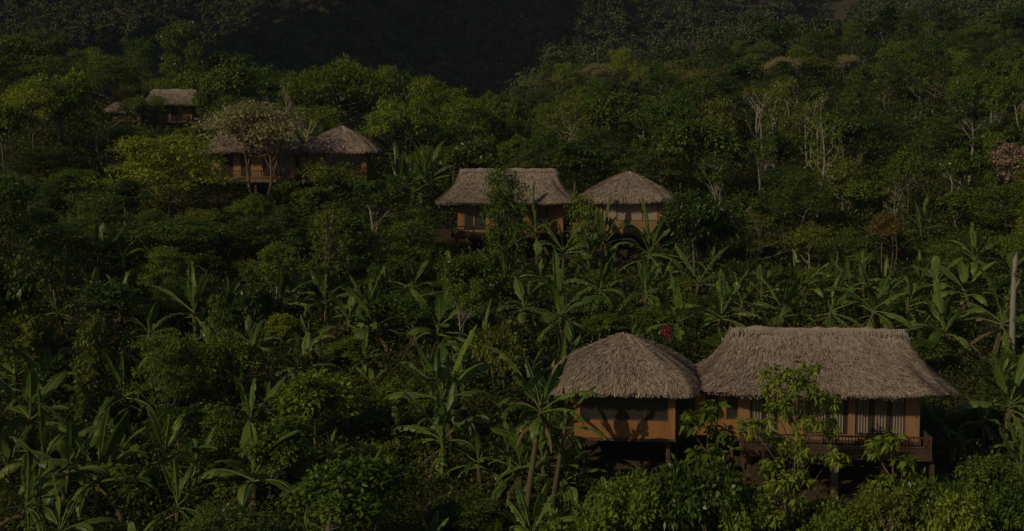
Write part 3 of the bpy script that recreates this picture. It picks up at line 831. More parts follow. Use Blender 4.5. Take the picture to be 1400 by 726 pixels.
reg('yellow_layer', make_tree('feathery_tree', 'yellowish spreading tree with pale limbs', 'layer', LM['yellow'], BARK['pale'], 8.0, 8.5, .26, .11, 16, 170, 20, bare=.35, spread=.45, rt=.16))
reg('rust', make_tree('rusty_tree', 'rusty brown feathery tree', 'umbrella', LM['rust'], BARK['brown'], 7.0, 5.0, .24, .10, 16, 200, 16, bare=.45, stems=3, rt=.09))
reg('dry', make_tree('dry_tree', 'dry pinkish brown tree', 'round', LM['dry'], BARK['grey'], 8.0, 4.2, .24, .12, 16, 240, 18, bare=.34, stems=2, rt=.10))
reg('tuft', make_tree('slender_tree', 'slender pale tree with leaf tufts', 'tuft', LM['yellow'], BARK['pale'], 8.0, 3.2, .24, .12, 11, 110, 8, bare=.6, stems=2, rt=.12))
reg('tuft_mid', make_tree('slender_tree', 'thin tall tree with sparse tufts', 'tuft', LM['mid'], BARK['pale'], 8.5, 4.0, .28, .14, 16, 150, 10, bare=.55, stems=2, rt=.11))
reg('bare', make_bare('bare_tree', 'leafless white forked tree', BARK['pale'], 7.5, 4.2))
reg('bare1', make_bare('bare_tree', 'leafless white single stemmed tree', BARK['pale'], 8.5, 4.0, stems=1, forks=11))
reg('snag', make_snag())
reg('bare2', make_bare('bare_tree', 'white forked tree with thin foliage', BARK['pale'], 8.0, 5.0, LM['fresh'], rt=.14))
reg('whorl', make_whorl('whorled_tree', 'slim tree with drooping leaf whorls', LM['fresh'], BARK['grey'], 6.2, 6.6, 170, L=.36, W=.14, pads=17, bare=.40))
reg('whorl_s', make_whorl('whorled_shrub', 'shrub with drooping leaf whorls', LM['fresh'], BARK['brown'], 2.6, 2.6, 40, L=.32, W=.12, bare=.1, cat='shrub', pads=8))
reg('topiary', make_tree('rounded_tree', 'dense tree with stacked rounded crowns', 'column', LM['mid'], BARK['brown'], 7.0, 4.6, .24, .13, 15, 420, 26, bare=.12))
def shrub(key, name, desc, leaf, h=2.2, w=3.2, L=.16, W=.09, n=13, per=420):
    reg(key, make_tree(name, desc, 'round', leaf, BARK['brown'], h, w, L, W, n, per, 16, bare=.02, rt=.05, stems=3, cat='shrub', spread=.28))
shrub('sh_mid', 'shrub', 'green leafy shrub', LM['mid'])
shrub('sh_fresh', 'shrub', 'bright green leafy shrub', LM['fresh'])
shrub('sh_deep', 'shrub', 'dark green leafy shrub', LM['deep'], L=.19, W=.10)
shrub('sh_yellow', 'shrub', 'yellow green leafy shrub', LM['yellow'])
shrub('sh_olive', 'shrub', 'greyish green shrub', LM['olive'])
reg('sh_col', make_tree('columnar_shrub', 'columnar yellow green shrub', 'column', LM['yellow'], BARK['brown'], 3.6, 1.9, .17, .10, 13, 260, 18, bare=.03, rt=.05, cat='shrub', spread=.22))

BAN = [Banana(4.4, 11, 2.7, .68, 101, .9, 3, 0, 1.7), Banana(3.8, 9, 2.5, .66, 102, .8, 2, -.1, 1.4), Banana(3.2, 9, 2.4, .70, 103, .22, 1, .4, .9),
       Banana(4.6, 13, 2.9, .74, 104, .95, 3, -.2, 1.9), Banana(4.2, 10, 2.8, .66, 105, 1.0, 2, .2, 1.5), Banana(3.0, 8, 2.2, .62, 106, .6, 1, .2, .8),
       Banana(4.4, 12, 2.6, .68, 107, 1.1, 2, -.2, 1.8), Banana(4.0, 14, 3.0, .56, 108, .35, 1, .7, .7)]

THINGS = []
def rec(o, desc, cat, group, x, y, ztop, zbase, wpx, custom=None):
    px, py, d = proj(x, y, (ztop * .55 + zbase * .45))
    THINGS.append(dict(o=o, desc=desc, cat=cat, group=group, px=px, py=py, d=d, custom=custom))

GROUPS = {'tree': 'trees on the hillside', 'bare tree': 'bare trees on the hillside', 'shrub': 'shrubs between the trees', 'banana plant': 'banana plants on the hillside'}
def put_tree(key, x, y, h, wd, rz=None, custom=None, zoff=0.0):
    v = V_[key]; z = tzf(x, y) + zoff
    sz = h / v.h; sx = wd / v.w
    sx = min(max(sx, sz * .55), sz * 2.4)
    o = empty(v.name, (x, y, z), rng.uniform(0, 6.28) if rz is None else rz, (sx, sx, sz))
    link('trunk' if v.cat != 'shrub' else 'stems', v.trunk, o); link('crown' if v.cat != 'shrub' else 'foliage', v.crown, o)
    rec(o, v.desc, v.cat, GROUPS[v.cat], x, y, z + h, z, wd, custom)
    PLACED.append((x, y, h, wd))
    return o
def put_banana(i, x, y, h, rz=None, custom=None, zoff=0.0, desc=None):
    b = BAN[i % len(BAN)]; z = tzf(x, y) + zoff; s = h / b.h
    o = empty('banana_plant', (x, y, z), rng.uniform(0, 6.28) if rz is None else rz, (s, s, s))
    o.rotation_euler.x = rng.normal() * .10; o.rotation_euler.y = rng.normal() * .10
    link('stem', b.stem, o)
    for l in b.leaves: link('dead_leaf' if l.name.startswith('dead') else 'leaf', l, o)
    dd = ['tall torn leaved banana plant', 'banana plant with broad leaves', 'low upright banana plant', 'big ragged leaved banana plant',
          'banana plant with arching leaves', 'small banana plant', 'banana plant with shredded leaves', 'fan shaped upright banana plant'][i % 8]
    rec(o, desc or dd, 'banana plant', GROUPS['banana plant'], x, y, z + h, z, b.w * s, custom)
    PLACED.append((x, y, h, b.w * s))
    return o
PLACED = []; FOCUS = []

def ground_depth(px, py, lo=48, hi=300):
    """depth at which the ray through a photo pixel meets the ground"""
    d = lo
    while d < hi:
        p = P(px, py, d)
        if p.z <= tzf(p.x, p.y): return d
        d += .5
    return None
def hero(key, px, top, base, wpx, d=None, custom=None, rz=None, hide=0.0):
    """tree whose crown top shows at `top` and whose foot is near `base` (photo pixels)"""
    if d is None: d = ground_depth(px, base) or 150
    x = (px - CXP) / FPX * d
    p = P(px, top, d); y = p.y
    g = tzf(x, y); h = max(p.z - g, 1.0)
    FOCUS.append((px, top + (base - top) * .35, d, wpx * .35))
    return put_tree(key, x, y, h, wpx / FPX * d, rz, custom)
def hban(i, px, py, r, d, custom=None, rz=None, zmax=1.2):
    """banana plant with its leaf crown centred near (px, py), leaf reach r pixels, at depth d"""
    b = BAN[i % len(BAN)]
    dg = ground_depth(px, py + r * .95, max(d - 9, 49), d + 9)
    if dg and zmax < 2: d = dg
    x = (px - CXP) / FPX * d; p = P(px, py, d); y = p.y; g = tzf(x, y)
    s = min(max(1.02 * r / FPX * d / (b.w / 2 * .88), .6), 1.5)
    want = p.z - g; zoff = max(min(want - b.sh * s - .3, zmax), -b.sh * s * .6)
    FOCUS.append((px, py, d, r * .9))
    o = put_banana(i, x, y, b.h * s, rz, custom, 0.0)
    if zoff != 0:
        st = [c for c in o.children if c.name.startswith('stem')][0]
        for c in o.children:
            if c is not st: c.location.z += zoff / s
        st.scale.z = max((b.sh + zoff / s) / b.sh, .15)
    return o

# ------------------------------------------------------------------ plants the photograph singles out
hero('layer_deep', 246, 28, 122, 92, 168, 'tall dark feathery tree rising behind the highest bungalow')
hero('layer_fresh', 150, 76, 150, 130, 160, 'wide light green tree left of and behind the highest bungalow')
hero('layer_deep', 60, 40, 120, 110, 175)
hero('layer_mid', 190, 52, 130, 60, 172)
hero('round_mid', 318, 78, 190, 90, 150)
hero('olive_multi', 348, 128, 285, 176, 112, 'pale grey green tree with several stems in front of the upper left bungalow')
hero('layer_mid', 300, 242, 320, 120, 108)
hero('sh_fresh', 392, 246, 300, 60, 111)
hero('round_mid', 430, 250, 320, 70, 106)
hero('tuft', 398, 92, 200, 26, 135, 'slender pale trunk with one small tuft, behind the upper left bungalow')
hero('umb_fresh', 466, 82, 195, 158, 136, 'light green umbrella shaped tree directly behind the upper left pavilion')
hero('col_mid', 545, 92, 205, 50, 140)
hero('layer_fresh', 585, 108, 205, 110, 138)
hero('layer_mid', 640, 134, 220, 110, 134)
hero('umb_mid', 540, 130, 225, 100, 128)
hero('bare2', 143, 165, 275, 80, 122, 'pale forked trunk with thin foliage at far left below the highest bungalow')
hero('layer_fresh', 222, 186, 350, 190, 104, 'large spreading light green tree with dark trunk left of the upper left bungalow')
hero('umb_mid', 180, 172, 260, 90, 128)
hero('sh_fresh', 262, 172, 205, 60, 141)
hero('round_mid', 186, 128, 215, 56, 144)
hero('rust', 168, 118, 190, 40, 147)
hero('layer_mid', 214, 130, 200, 40, 145.5)
hero('round_mid', 283, 112, 190, 44, 147)
hero('layer_mid', 222, 108, 150, 60, 157.5)
hero('col_yellow', 455, 280, 405, 62, 88, 'bright yellow green columnar tree below the upper left bungalow')
hero('yellow_round', 457, 208, 300, 100, 108, 'small yellowish tree in front of the upper left pavilion')
hero('tuft_mid', 525, 240, 350, 90, 98, 'tree with two thin white trunks between the two middle bungalows')
hero('topiary', 691, 232, 345, 74, 97, 'dense tree with rounded crown covering the middle of the central bungalow')
hero('col_mid', 797, 262, 335, 44, 99, 'small leafy tree hiding the gap between the two central roofs')
hero('yellow_layer', 776, 136, 225, 115, 140, 'yellowish spreading tree with pale limbs behind the central bungalow')
hero('round_deep', 790, 190, 275, 110, 120)
hero('round_fresh', 706, 176, 238, 60, 130)
hero('round_deep', 640, 190, 255, 90, 124)
hero('layer_deep', 900, 200, 285, 120, 126)
hero('layer_fresh', 1100, 235, 340, 120, 108)
hero('yellow_layer', 1040, 290, 390, 90, 98)
hero('round_deep', 950, 255, 350, 115, 96, 'dense dark rounded tree beside the right end of the central bungalow')
hero('bare', 990, 180, 262, 46, 124, 'leafless white forked tree right of and above the central bungalow')
hero('yellow_round', 1105, 72, 150, 85, 215)
hero('olive_multi', 1161, 72, 112, 44, 225, 'pale cream tree high on the slope at right')
hero('cone_deep', 1215, 8, 85, 70, 262, 'tall dark conical tree at upper right')
hero('bare1', 1216, 128, 170, 46, 178, 'bare tree with level branches at upper right')
hero('bare1', 1252, 128, 200, 30, 160, 'long leaning bare white trunk at right')
hero('tuft', 1295, 210, 318, 44, 122, 'slender white forked tree with a yellow tuft at right')
hero('dry', 1378, 186, 312, 66, 116, 'dry pinkish brown tree at the right edge')
hero('bare', 1230, 252, 300, 40, 112)
hero('rust', 1212, 284, 385, 56, 96, 'rusty brown tree with reddish stems above the lower bungalow')
hero('yellow_round', 1108, 296, 385, 76, 97)
hero('yellow_round', 1152, 205, 300, 66, 118)
hero('layer_deep', 1075, 226, 320, 110, 112)
hero('tuft_mid', 1018, 268, 360, 60, 100)
hero('round_mid', 1330, 250, 330, 90, 110)
hero('round_mid', 1180, 240, 330, 80, 116)
hero('layer_mid', 1300, 160, 250, 130, 140)
hero('layer_mid', 1190, 160, 230, 120, 150)
hero('layer_deep', 1010, 130, 220, 130, 160)
hero('snag', 1388, 336, 440, 14, 80, 'bleached bare trunk standing at the right edge')
# near the lower bungalow
hero('whorl', 1088, 496, 690, 172, 57.5, 'slim tree with drooping leaf whorls in front of the lower bungalow deck')
hero('whorl_s', 1217, 578, 660, 78, 57.5, 'shrub with drooping leaf whorls in front of the right end of the deck')
hero('yellow_round', 1212, 640, 760, 100, 55, 'yellowish tree with twin brown trunks below the right end of the deck')
hero('round_mid', 1352, 612, 700, 100, 58, 'small dark crowned tree at lower right corner beyond the deck')
hero('whorl_s', 968, 536, 640, 62, 59, 'drooping leaf shrub below the gap between the two lower roofs')
hero('sh_deep', 950, 618, 735, 90, 56)
hero('sh_mid', 865, 642, 740, 120, 55)
hero('sh_mid', 830, 640, 740, 90, 57)
hero('sh_mid', 795, 680, 760, 100, 53)
hero('sh_fresh', 1310, 665, 760, 120, 54)
hero('sh_mid', 1120, 690, 760, 110, 54)
hero('whorl_s', 1070, 640, 720, 60, 56)
hero('sh_mid', 1030, 655, 740, 80, 56)
hero('sh_mid', 1160, 668, 740, 70, 56)
hero('sh_deep', 1260, 638, 740, 90, 56)
hero('sh_mid', 1210, 650, 740, 70, 57)
hero('sh_deep', 900, 628, 720, 90, 58)
hero('sh_mid', 1385, 650, 740, 90, 56)
# left lower slope
hero('sh_col', 122, 430, 525, 52, 68, 'columnar yellow green shrub at left between banana plants')
hero('sh_col', 35, 380, 480, 60, 74)
hero('round_fresh', 430, 490, 600, 130, 66)
hero('layer_mid', 225, 455, 560, 120, 68)
hero('round_mid', 480, 612, 770, 190, 54, 'broad green bushy tree at the bottom left of centre')
hero('round_mid', 390, 560, 660, 130, 60)
hero('round_mid', 545, 395, 470, 110, 80)
hero('tuft_mid', 380, 330, 450, 60, 84)
hero('col_mid', 520, 360, 470, 46, 82)
hero('tuft_mid', 640, 380, 500, 60, 78)
hero('col_mid', 300, 400, 520, 44, 72)
hero('round_mid', 310, 450, 540, 90, 70)
hero('layer_mid', 560, 300, 400, 120, 92)
hero('sh_deep', 345, 382, 440, 60, 82)
hero('umb_mid', 245, 295, 380, 150, 92)
hero('layer_deep', 60, 200, 330, 140, 112)
hero('round_deep', 40, 280, 400, 110, 92)
hero('layer_deep', 345, 295, 385, 120, 94)
hero('sh_yellow', 690, 435, 520, 60, 74)
hero('round_mid', 640, 340, 420, 90, 88)
hero('layer_deep', 10, 240, 430, 140, 80)
hero('round_deep', -12, 330, 520, 150, 68)
hero('layer_deep', 70, 300, 430, 120, 86)
hero('round_deep', 150, 380, 500, 110, 78)
hero('layer_deep', 250, 380, 480, 120, 82)

for a in [ # variant, px, py, reach, depth
 (7, 590, 240, 52, 112, 'large fan of upright leaves left of the central bungalow'), (7, 545, 222, 40, 115), (4, 560, 262, 36, 110),
 (0, 735, 320, 44, 98), (1, 800, 352, 40, 93), (7, 832, 330, 42, 95, 'fan of upright leaves below the window of the central bungalow'), (3, 878, 345, 62, 92, 'big banana plant with sagging leaves below the central pavilion'),
 (1, 640, 300, 32, 101), (4, 770, 330, 34, 96),
 (0, 768, 432, 60, 76, 'tall banana plant behind the apex of the lower pyramid roof'), (4, 920, 438, 46, 78), (6, 985, 432, 50, 77), (1, 880, 400, 40, 86), (5, 860, 470, 30, 76),
 (4, 1070, 428, 44, 80), (1, 1130, 424, 44, 80), (3, 1195, 420, 50, 79), (5, 1240, 418, 36, 82), (0, 1297, 452, 52, 74), (6, 1360, 440, 60, 73), (3, 1378, 555, 66, 62, 'banana plant with wide leaves at the right edge beside the lower bungalow'),
 (2, 1330, 400, 40, 86), (4, 1258, 312, 34, 104), (5, 1040, 400, 34, 88), (1, 1010, 418, 36, 82), (0, 1100, 395, 36, 90), (6, 1165, 392, 36, 90),
 (1, 270, 425, 54, 76), (4, 385, 412, 44, 80), (2, 205, 455, 36, 74), (1, 335, 512, 54, 66), (4, 350, 575, 50, 62), (2, 345, 655, 78, 54, 'low banana plant with broad upright leaves at the bottom left'),
 (5, 470, 440, 44, 78), (2, 510, 445, 44, 76), (1, 605, 395, 44, 84), (2, 600, 452, 46, 76), (4, 682, 392, 40, 86), (3, 600, 545, 84, 60, 'big ragged banana plant left of the lower bungalow'), (6, 612, 600, 60, 59),
 (5, 775, 610, 40, 60.5), (1, 760, 640, 44, 58), (5, 715, 530, 50, 63),
 (2, 45, 572, 66, 57), (2, 78, 560, 60, 58), (0, 55, 630, 60, 55), (4, 130, 655, 84, 53), (1, 215, 625, 56, 56), (2, 65, 520, 44, 63), (6, 170, 540, 56, 62), (1, 240, 690, 50, 52),
 (1, 20, 690, 60, 51), (5, 130, 400, 36, 80), (4, 160, 500, 44, 66), (0, 650, 480, 44, 70), (5, 540, 590, 36, 60),
 (2, 1000, 610, 44, 58.5, 'single broad drooping banana leaves left of the deck stairs'), (5, 925, 590, 34, 60.5), (6, 1395, 640, 44, 57), (4, 420, 660, 46, 55), (5, 345, 470, 36, 72), (1, 690, 620, 40, 58),
 (0, 500, 330, 34, 98), (4, 130, 350, 40, 90), (2, 720, 420, 36, 80), (6, 820, 395, 38, 86), (4, 950, 385, 40, 88), (2, 1280, 385, 34, 88)]:
    hban(*a[:5], custom=(a[5] if len(a) > 5 else None))

hban(3, 716, 535, 62, 59.5, 'tall banana plant against the left wall of the lower bungalow', zmax=3.4)
hban(4, 752, 556, 46, 60, 'second tall banana plant in front of the left wall of the lower bungalow', zmax=3.2)
hban(2, 745, 632, 60, 56.5)
hban(1, 712, 640, 56, 57)
hban(5, 775, 655, 44, 56)
# arching grass beside the lower bungalow
gx = P(1305, 600, 60)
gc = empty('grass_clump', (gx.x, gx.y, tzf(gx.x, gx.y)))
link('blades', make_grass_clump('blades', '', LM['mid'], 4.2, 3.8, 420), gc)
tag(gc, 'tall clump of arching grass blades beside the right end of the lower bungalow', 'grass clump')
# pink flowering shrub
fx = P(905, 455, 75)
v = V_['sh_deep']
fs = empty('flowering_shrub', (fx.x, fx.y, tzf(fx.x, fx.y)), .3, (.7, .7, max((fx.z - tzf(fx.x, fx.y)) / 2.0, .6)))
link('stems', v.trunk, fs); link('foliage', v.crown, fs)
Vv, Ff = lobe_leaves([(np.array([0, -.5, 2.1]), (.24, .2, .14)), (np.array([.4, -.4, 1.95]), (.12, .12, .1))], 40, 8, .13, .10)
link('blossom', mesh_np('blossom', Vv, Ff, LM['pink']), fs)
tag(fs, 'dark shrub with pink red blossom behind the lower pyramid roof', 'shrub')
# fallen pale log
ld = ground_depth(318, 384) or 90; lg = P(318, 382, ld); b = MB()
b.tube([(-1.6, 0, 0), (-.6, .1, .22), (.6, -.05, .42), (1.6, .1, .8)], [.16, .14, .12, .07], 8)
b.tube([(.4, 0, .38), (1.0, -.3, .45), (1.5, -.5, .8)], [.06, .05, .02], 6)
lo = b.build('fallen_log', BARK['grey'], None, True); lo.scale = (.8, .8, .8); lo.location = (lg.x, lg.y, lg.z)
tag(lo, 'pale fallen log lying among dark bushes left of centre', 'log')
# soil bank and stones under the lower bungalow
def boulder(x, y, r, seed, label):
    rg = np.random.default_rng(seed); b = MB()
    n, m = 10, 7; vs = []; fs = []
    k = rg.normal(size=(4, 3)) * 2
    for i in range(m + 1):
        for j in range(n):
            th = math.pi * i / m; p = 2 * math.pi * j / n
            d = Vector((math.sin(th) * math.cos(p), math.sin(th) * math.sin(p), math.cos(th)))
            q = 1 + .14 * sum(math.sin(d.dot(Vector(a)) + a[0]) for a in k)
            vs.append(d * r * q * 1.0)
    for i in range(m):
        for j in range(n): fs.append((i * n + j, (i + 1) * n + j, (i + 1) * n + (j + 1) % n, i * n + (j + 1) % n))
    b.add(vs, fs); o = b.build('boulder', M_CONC, None, True); o.location = (x, y, tzf(x, y) + r * .25); o.scale = (1.5, 1, .7)
    tag(o, label, 'rock', 'rocks under the lower bungalow')
for i, (px, py, d, r, l) in enumerate([(1150, 660, 60.5, .7, 'rounded brown boulder below the middle of the lower deck'), (1185, 655, 60.8, .5, 'smaller boulder at the right below the lower deck'), (720, 700, 56, .55, 'pale rock on bare soil left of and below the lower pyramid pavilion')]):
    q = P(px, py, d); boulder(q.x, q.y, r, i, l)

# ------------------------------------------------------------------ filling trees (individuals) by a jittered grid
def blocked(x, y, z, h, wd, near_only=True):
    px, pt, d = proj(x, y, z + h); _, pb, _ = proj(x, y, z); hw = wd / 2 / d * FPX * .85
    for hx, hy, r in HOUSES:
        if (x - hx) ** 2 + (y - hy) ** 2 < (r + wd * .38) ** 2: return True
    for x0, x1, y0, y1, hd in CLEAR:
        if d < hd + 4 and px + hw > x0 and px - hw < x1 and pt < y1 and pb > y0: return True
    for fx_, fy_, fd, fr in FOCUS:
        if d < fd - 1.5 and abs(px - fx_) < hw * .6 + fr * .3 and pt - 4 < fy_ < pb: return True
    return False
def near_placed(x, y, mind):
    return any((x - a) ** 2 + (y - b) ** 2 < (mind * .42 + w_ * .17) ** 2 for a, b, _, w_ in PLACED)
def fill_bananas():
    k = 0
    for _ in range(1400):
        if k >= 95: break
        d = rng.uniform(52, 100); px = rng.uniform(-30, 1430)
        if d > 92 and px < 560: continue
        if 560 < px < 1400 and not (62 < d < 98) and px > 760: continue
        x = (px - CXP) / FPX * d; y = d; z = tzf(x, y); i = int(rng.integers(0, 8)); h = BAN[i].h * rng.uniform(.6, 1.15)
        if blocked(x, y, z, h, BAN[i].w * h / BAN[i].h * .8) or any((x - a) ** 2 + (y - b) ** 2 < 1.25 ** 2 for a, b, _, _ in PLACED): continue
        put_banana(i, x, y, h); k += 1; FOCUS.append((px, proj(x, y, z + h * .55)[1], d, 22))
fill_bananas()
def fill_slender():
    k = 0
    for _ in range(900):
        if k >= 30: break
        d = rng.uniform(84, 165); px = rng.uniform(930, 1420) if rng.random() < .75 else rng.uniform(400, 700)
        x = (px - CXP) / FPX * d; y = d; z = tzf(x, y); h = rng.uniform(6, 10.5)
        if blocked(x, y, z, h, 2.0) or any((x - a) ** 2 + (y - b) ** 2 < 2.2 ** 2 for a, b, _, _ in PLACED): continue
        put_tree(str(rng.choice(['tuft', 'tuft_mid', 'tuft_mid', 'col_mid', 'bare2', 'bare1', 'col_yellow'])), x, y, h, h * .42); k += 1
fill_slender()
fill_near = ['round_mid', 'layer_mid', 'round_fresh', 'round_deep', 'layer_deep', 'umb_mid', 'yellow_round', 'col_mid', 'layer_fresh', 'tuft_mid']
fill_far = ['round_deep', 'layer_mid', 'round_mid', 'layer_deep', 'umb_mid', 'round_fresh', 'yellow_round', 'layer_fresh', 'bare2', 'tuft', 'umb_fresh', 'cone_deep', 'olive_multi', 'rust', 'yellow_layer', 'dry']
wn = [.2, .18, .05, .24, .18, .06, .03, .03, .02, .02]
wf = [.26, .14, .13, .22, .06, .03, .03, .04, .03, .03, .02, .02, .012, .004, .02, .0]
wf = np.array(wf) / sum(wf); wn = np.array(wn) / sum(wn)
ntree = nsh = 0
for d0, d1, sp, h0, h1 in [(262, 200, 10.2, 7, 12), (200, 150, 8.2, 6.5, 11), (150, 108, 5.9, 5, 9.8), (108, 52, 3.7, 2.6, 5.8)]:
    for dd in np.arange(d1, d0, sp * .92):
        half = dd * .435 + 4
        for xx in np.arange(-half, half, sp):
            x = xx + rng.uniform(-.45, .45) * sp; y = dd + rng.uniform(-.45, .45) * sp
            h = rng.uniform(h0, h1); key = str(rng.choice(fill_far, p=wf) if dd > 108 else rng.choice(fill_near, p=wn))
            wd = h * rng.uniform(.62, 1.05) if dd > 108 else h * rng.uniform(.9, 1.35)
            if key in ('col_mid',): wd = h * .5
            if key in ('tuft', 'tuft_mid', 'bare2'): wd = h * .5
            z = tzf(x, y)
            a = x / y
            if y > 165 and -.06 < a < .2: h *= .6; wd *= .75
            elif y > 190: h *= .8
            if 242 < y and .05 < a < .17: continue          # the open meadow
            if near_placed(x, y, sp * .9) or blocked(x, y, z, h, wd): 
                h2 = 2.0
                if dd < 112 and not near_placed(x, y, 2.2) and not blocked(x, y, z, h2 * .9, 2.6):
                    put_tree(str(rng.choice(['sh_mid', 'sh_fresh', 'sh_deep', 'sh_yellow', 'sh_mid', 'sh_deep'])), x, y, h2 * rng.uniform(.7, 1.1), 3.0 * rng.uniform(.8, 1.2)); nsh += 1
                continue
            put_tree(key, x, y, h, wd); ntree += 1
print('fill trees', ntree, 'fill shrubs', nsh, 'things', len(THINGS))

# ------------------------------------------------------------------ undergrowth (uncountable) and far forest
def clumps(pts, per, rad, hgt, L, W, mat, name, label=None):
    n = len(pts); c = np.repeat(pts, per, 0); r = np.repeat(rad, per); hh = np.repeat(hgt, per)
    o = rsph(len(c), .4); o[:, 2] = np.abs(o[:, 2])
    C = c + o * np.stack([r, r, hh], -1)
    D = unit(o * .6 + rng.normal(size=o.shape) * .5 + np.array([0, 0, -.15])); N = unit(np.array([0, 0, .9]) + o * .5 + rng.normal(size=o.shape) * .35)
    Ls = np.repeat(L, per) * (.7 + .6 * rng.random(len(c))); Ws = np.repeat(W, per) * (.7 + .6 * rng.random(len(c)))
    V, F = leaf_quads(C, D, N, Ls, Ws)
    o_ = link(name, mesh_np(name, V, F, mat)); tag(o_, label, None, None, 'stuff'); return o_
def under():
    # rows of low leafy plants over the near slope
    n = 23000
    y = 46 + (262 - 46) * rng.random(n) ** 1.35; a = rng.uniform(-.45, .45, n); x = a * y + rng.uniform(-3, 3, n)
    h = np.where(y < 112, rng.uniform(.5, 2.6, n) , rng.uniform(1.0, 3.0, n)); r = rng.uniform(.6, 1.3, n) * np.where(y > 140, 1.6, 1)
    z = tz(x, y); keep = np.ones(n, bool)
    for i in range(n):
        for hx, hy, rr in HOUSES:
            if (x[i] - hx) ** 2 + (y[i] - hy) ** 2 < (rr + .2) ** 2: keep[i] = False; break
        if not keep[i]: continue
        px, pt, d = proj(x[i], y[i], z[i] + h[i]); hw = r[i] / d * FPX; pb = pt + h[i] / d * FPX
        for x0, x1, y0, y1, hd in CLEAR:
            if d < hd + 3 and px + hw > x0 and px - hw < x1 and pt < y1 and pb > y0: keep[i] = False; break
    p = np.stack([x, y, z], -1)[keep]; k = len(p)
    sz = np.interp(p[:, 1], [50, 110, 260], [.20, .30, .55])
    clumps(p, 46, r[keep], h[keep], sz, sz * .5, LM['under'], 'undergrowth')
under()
def far_forest():
    n = 9600
    y = np.concatenate([rng.uniform(262, 430, 2600), rng.uniform(430, 600, n - 2600)])
    a = rng.uniform(-.47, .47, n); x = a * y
    keep = ~((np.abs(a - .262 - .002 * np.sin(y * .1)) < .0035) & (y > 470))
    keep &= ~((y < 300) & (a > .04) & (a < .17))
    x, y = x[keep], y[keep]
    y2 = rng.uniform(600, 740, 1900); a2 = rng.uniform(.08, .38, 1900); k2 = np.abs(a2 - .262) > .004
    x = np.concatenate([x, (a2 * y2)[k2]]); y = np.concatenate([y, y2[k2]]); n = len(x)
    z = tz(x, y); R_ = rng.uniform(2.4, 4.6, n); H_ = rng.uniform(4.5, 10.5, n)
    lob = 5; per = 46
    c = np.repeat(np.stack([x, y, z], -1), lob, 0); rr = np.repeat(R_, lob); hh = np.repeat(H_, lob)
    o = rsph(len(c), .5); o[:, 2] = np.abs(o[:, 2])
    cc = c + np.stack([o[:, 0] * rr * .65, o[:, 1] * rr * .65, hh * (.45 + .5 * o[:, 2])], -1)
    n = len(cc) * per
    o = rsph(n, .3); o[:, 2] = np.abs(o[:, 2]); rl = np.repeat(rr, per)[:, None]
    C = np.repeat(cc, per, 0) + o * rl * np.array([.5, .5, .42])
    D = unit(o * .3 + rng.normal(size=o.shape) * .6 + np.array([0, 0, -.2])); N = unit(np.array([0, -.1, .55]) + o * .9 + rng.normal(size=o.shape) * .28)
    sz = np.interp(C[:, 1], [262, 340, 470], [.55, .65, .95]) * (.7 + .6 * rng.random(n))
    V, F = leaf_quads(C, D, N, sz, sz * .62)
    tag(link('distant_forest', mesh_np('distant_forest', V, F, LM['far'])), kind='stuff')
far_forest()
# bare gully scar on the far slope
def scar():
    ys = np.arange(484, 640, 3.0); L = []
    for y in ys:
        a = .262 + .002 * math.sin(y * .1); wv = 1.6 + .5 * math.sin(y * .31)
        for k in (-1, 0, 1):
            x = a * y + k * wv; L.append((x, y, tzf(x, y) + .35))
    F = []
    for i in range(len(ys) - 1):
        for k in (0, 1): F.append((3 * i + k, 3 * i + k + 1, 3 * i + k + 4, 3 * i + k + 3))
    m = noisemat('bare_orange_earth', [(.3, (.34, .19, .09)), (.7, (.46, .28, .14))], .4)
    tag(link('dirt_path', mesh_np('dirt_path', np.array(L), np.array(F), m)), kind='structure')
scar()
def meadow():
    n = 26000; y = rng.uniform(243, 272, n); a = rng.uniform(.035, .18, n); x = a * y
    z = tz(x, y); C = np.stack([x, y, z], -1)
    D = unit(np.array([0, 0, 1]) + rng.normal(size=C.shape) * .3); N = unit(np.array([0, -1, .2]) + rng.normal(size=C.shape) * .5)
    V, F = leaf_quads(C, D, N, rng.uniform(.5, 1.1, n), rng.uniform(.12, .3, n))
    tag(link('meadow_grass', mesh_np('meadow_grass', V, F, LM['grass'])), kind='stuff')
meadow()

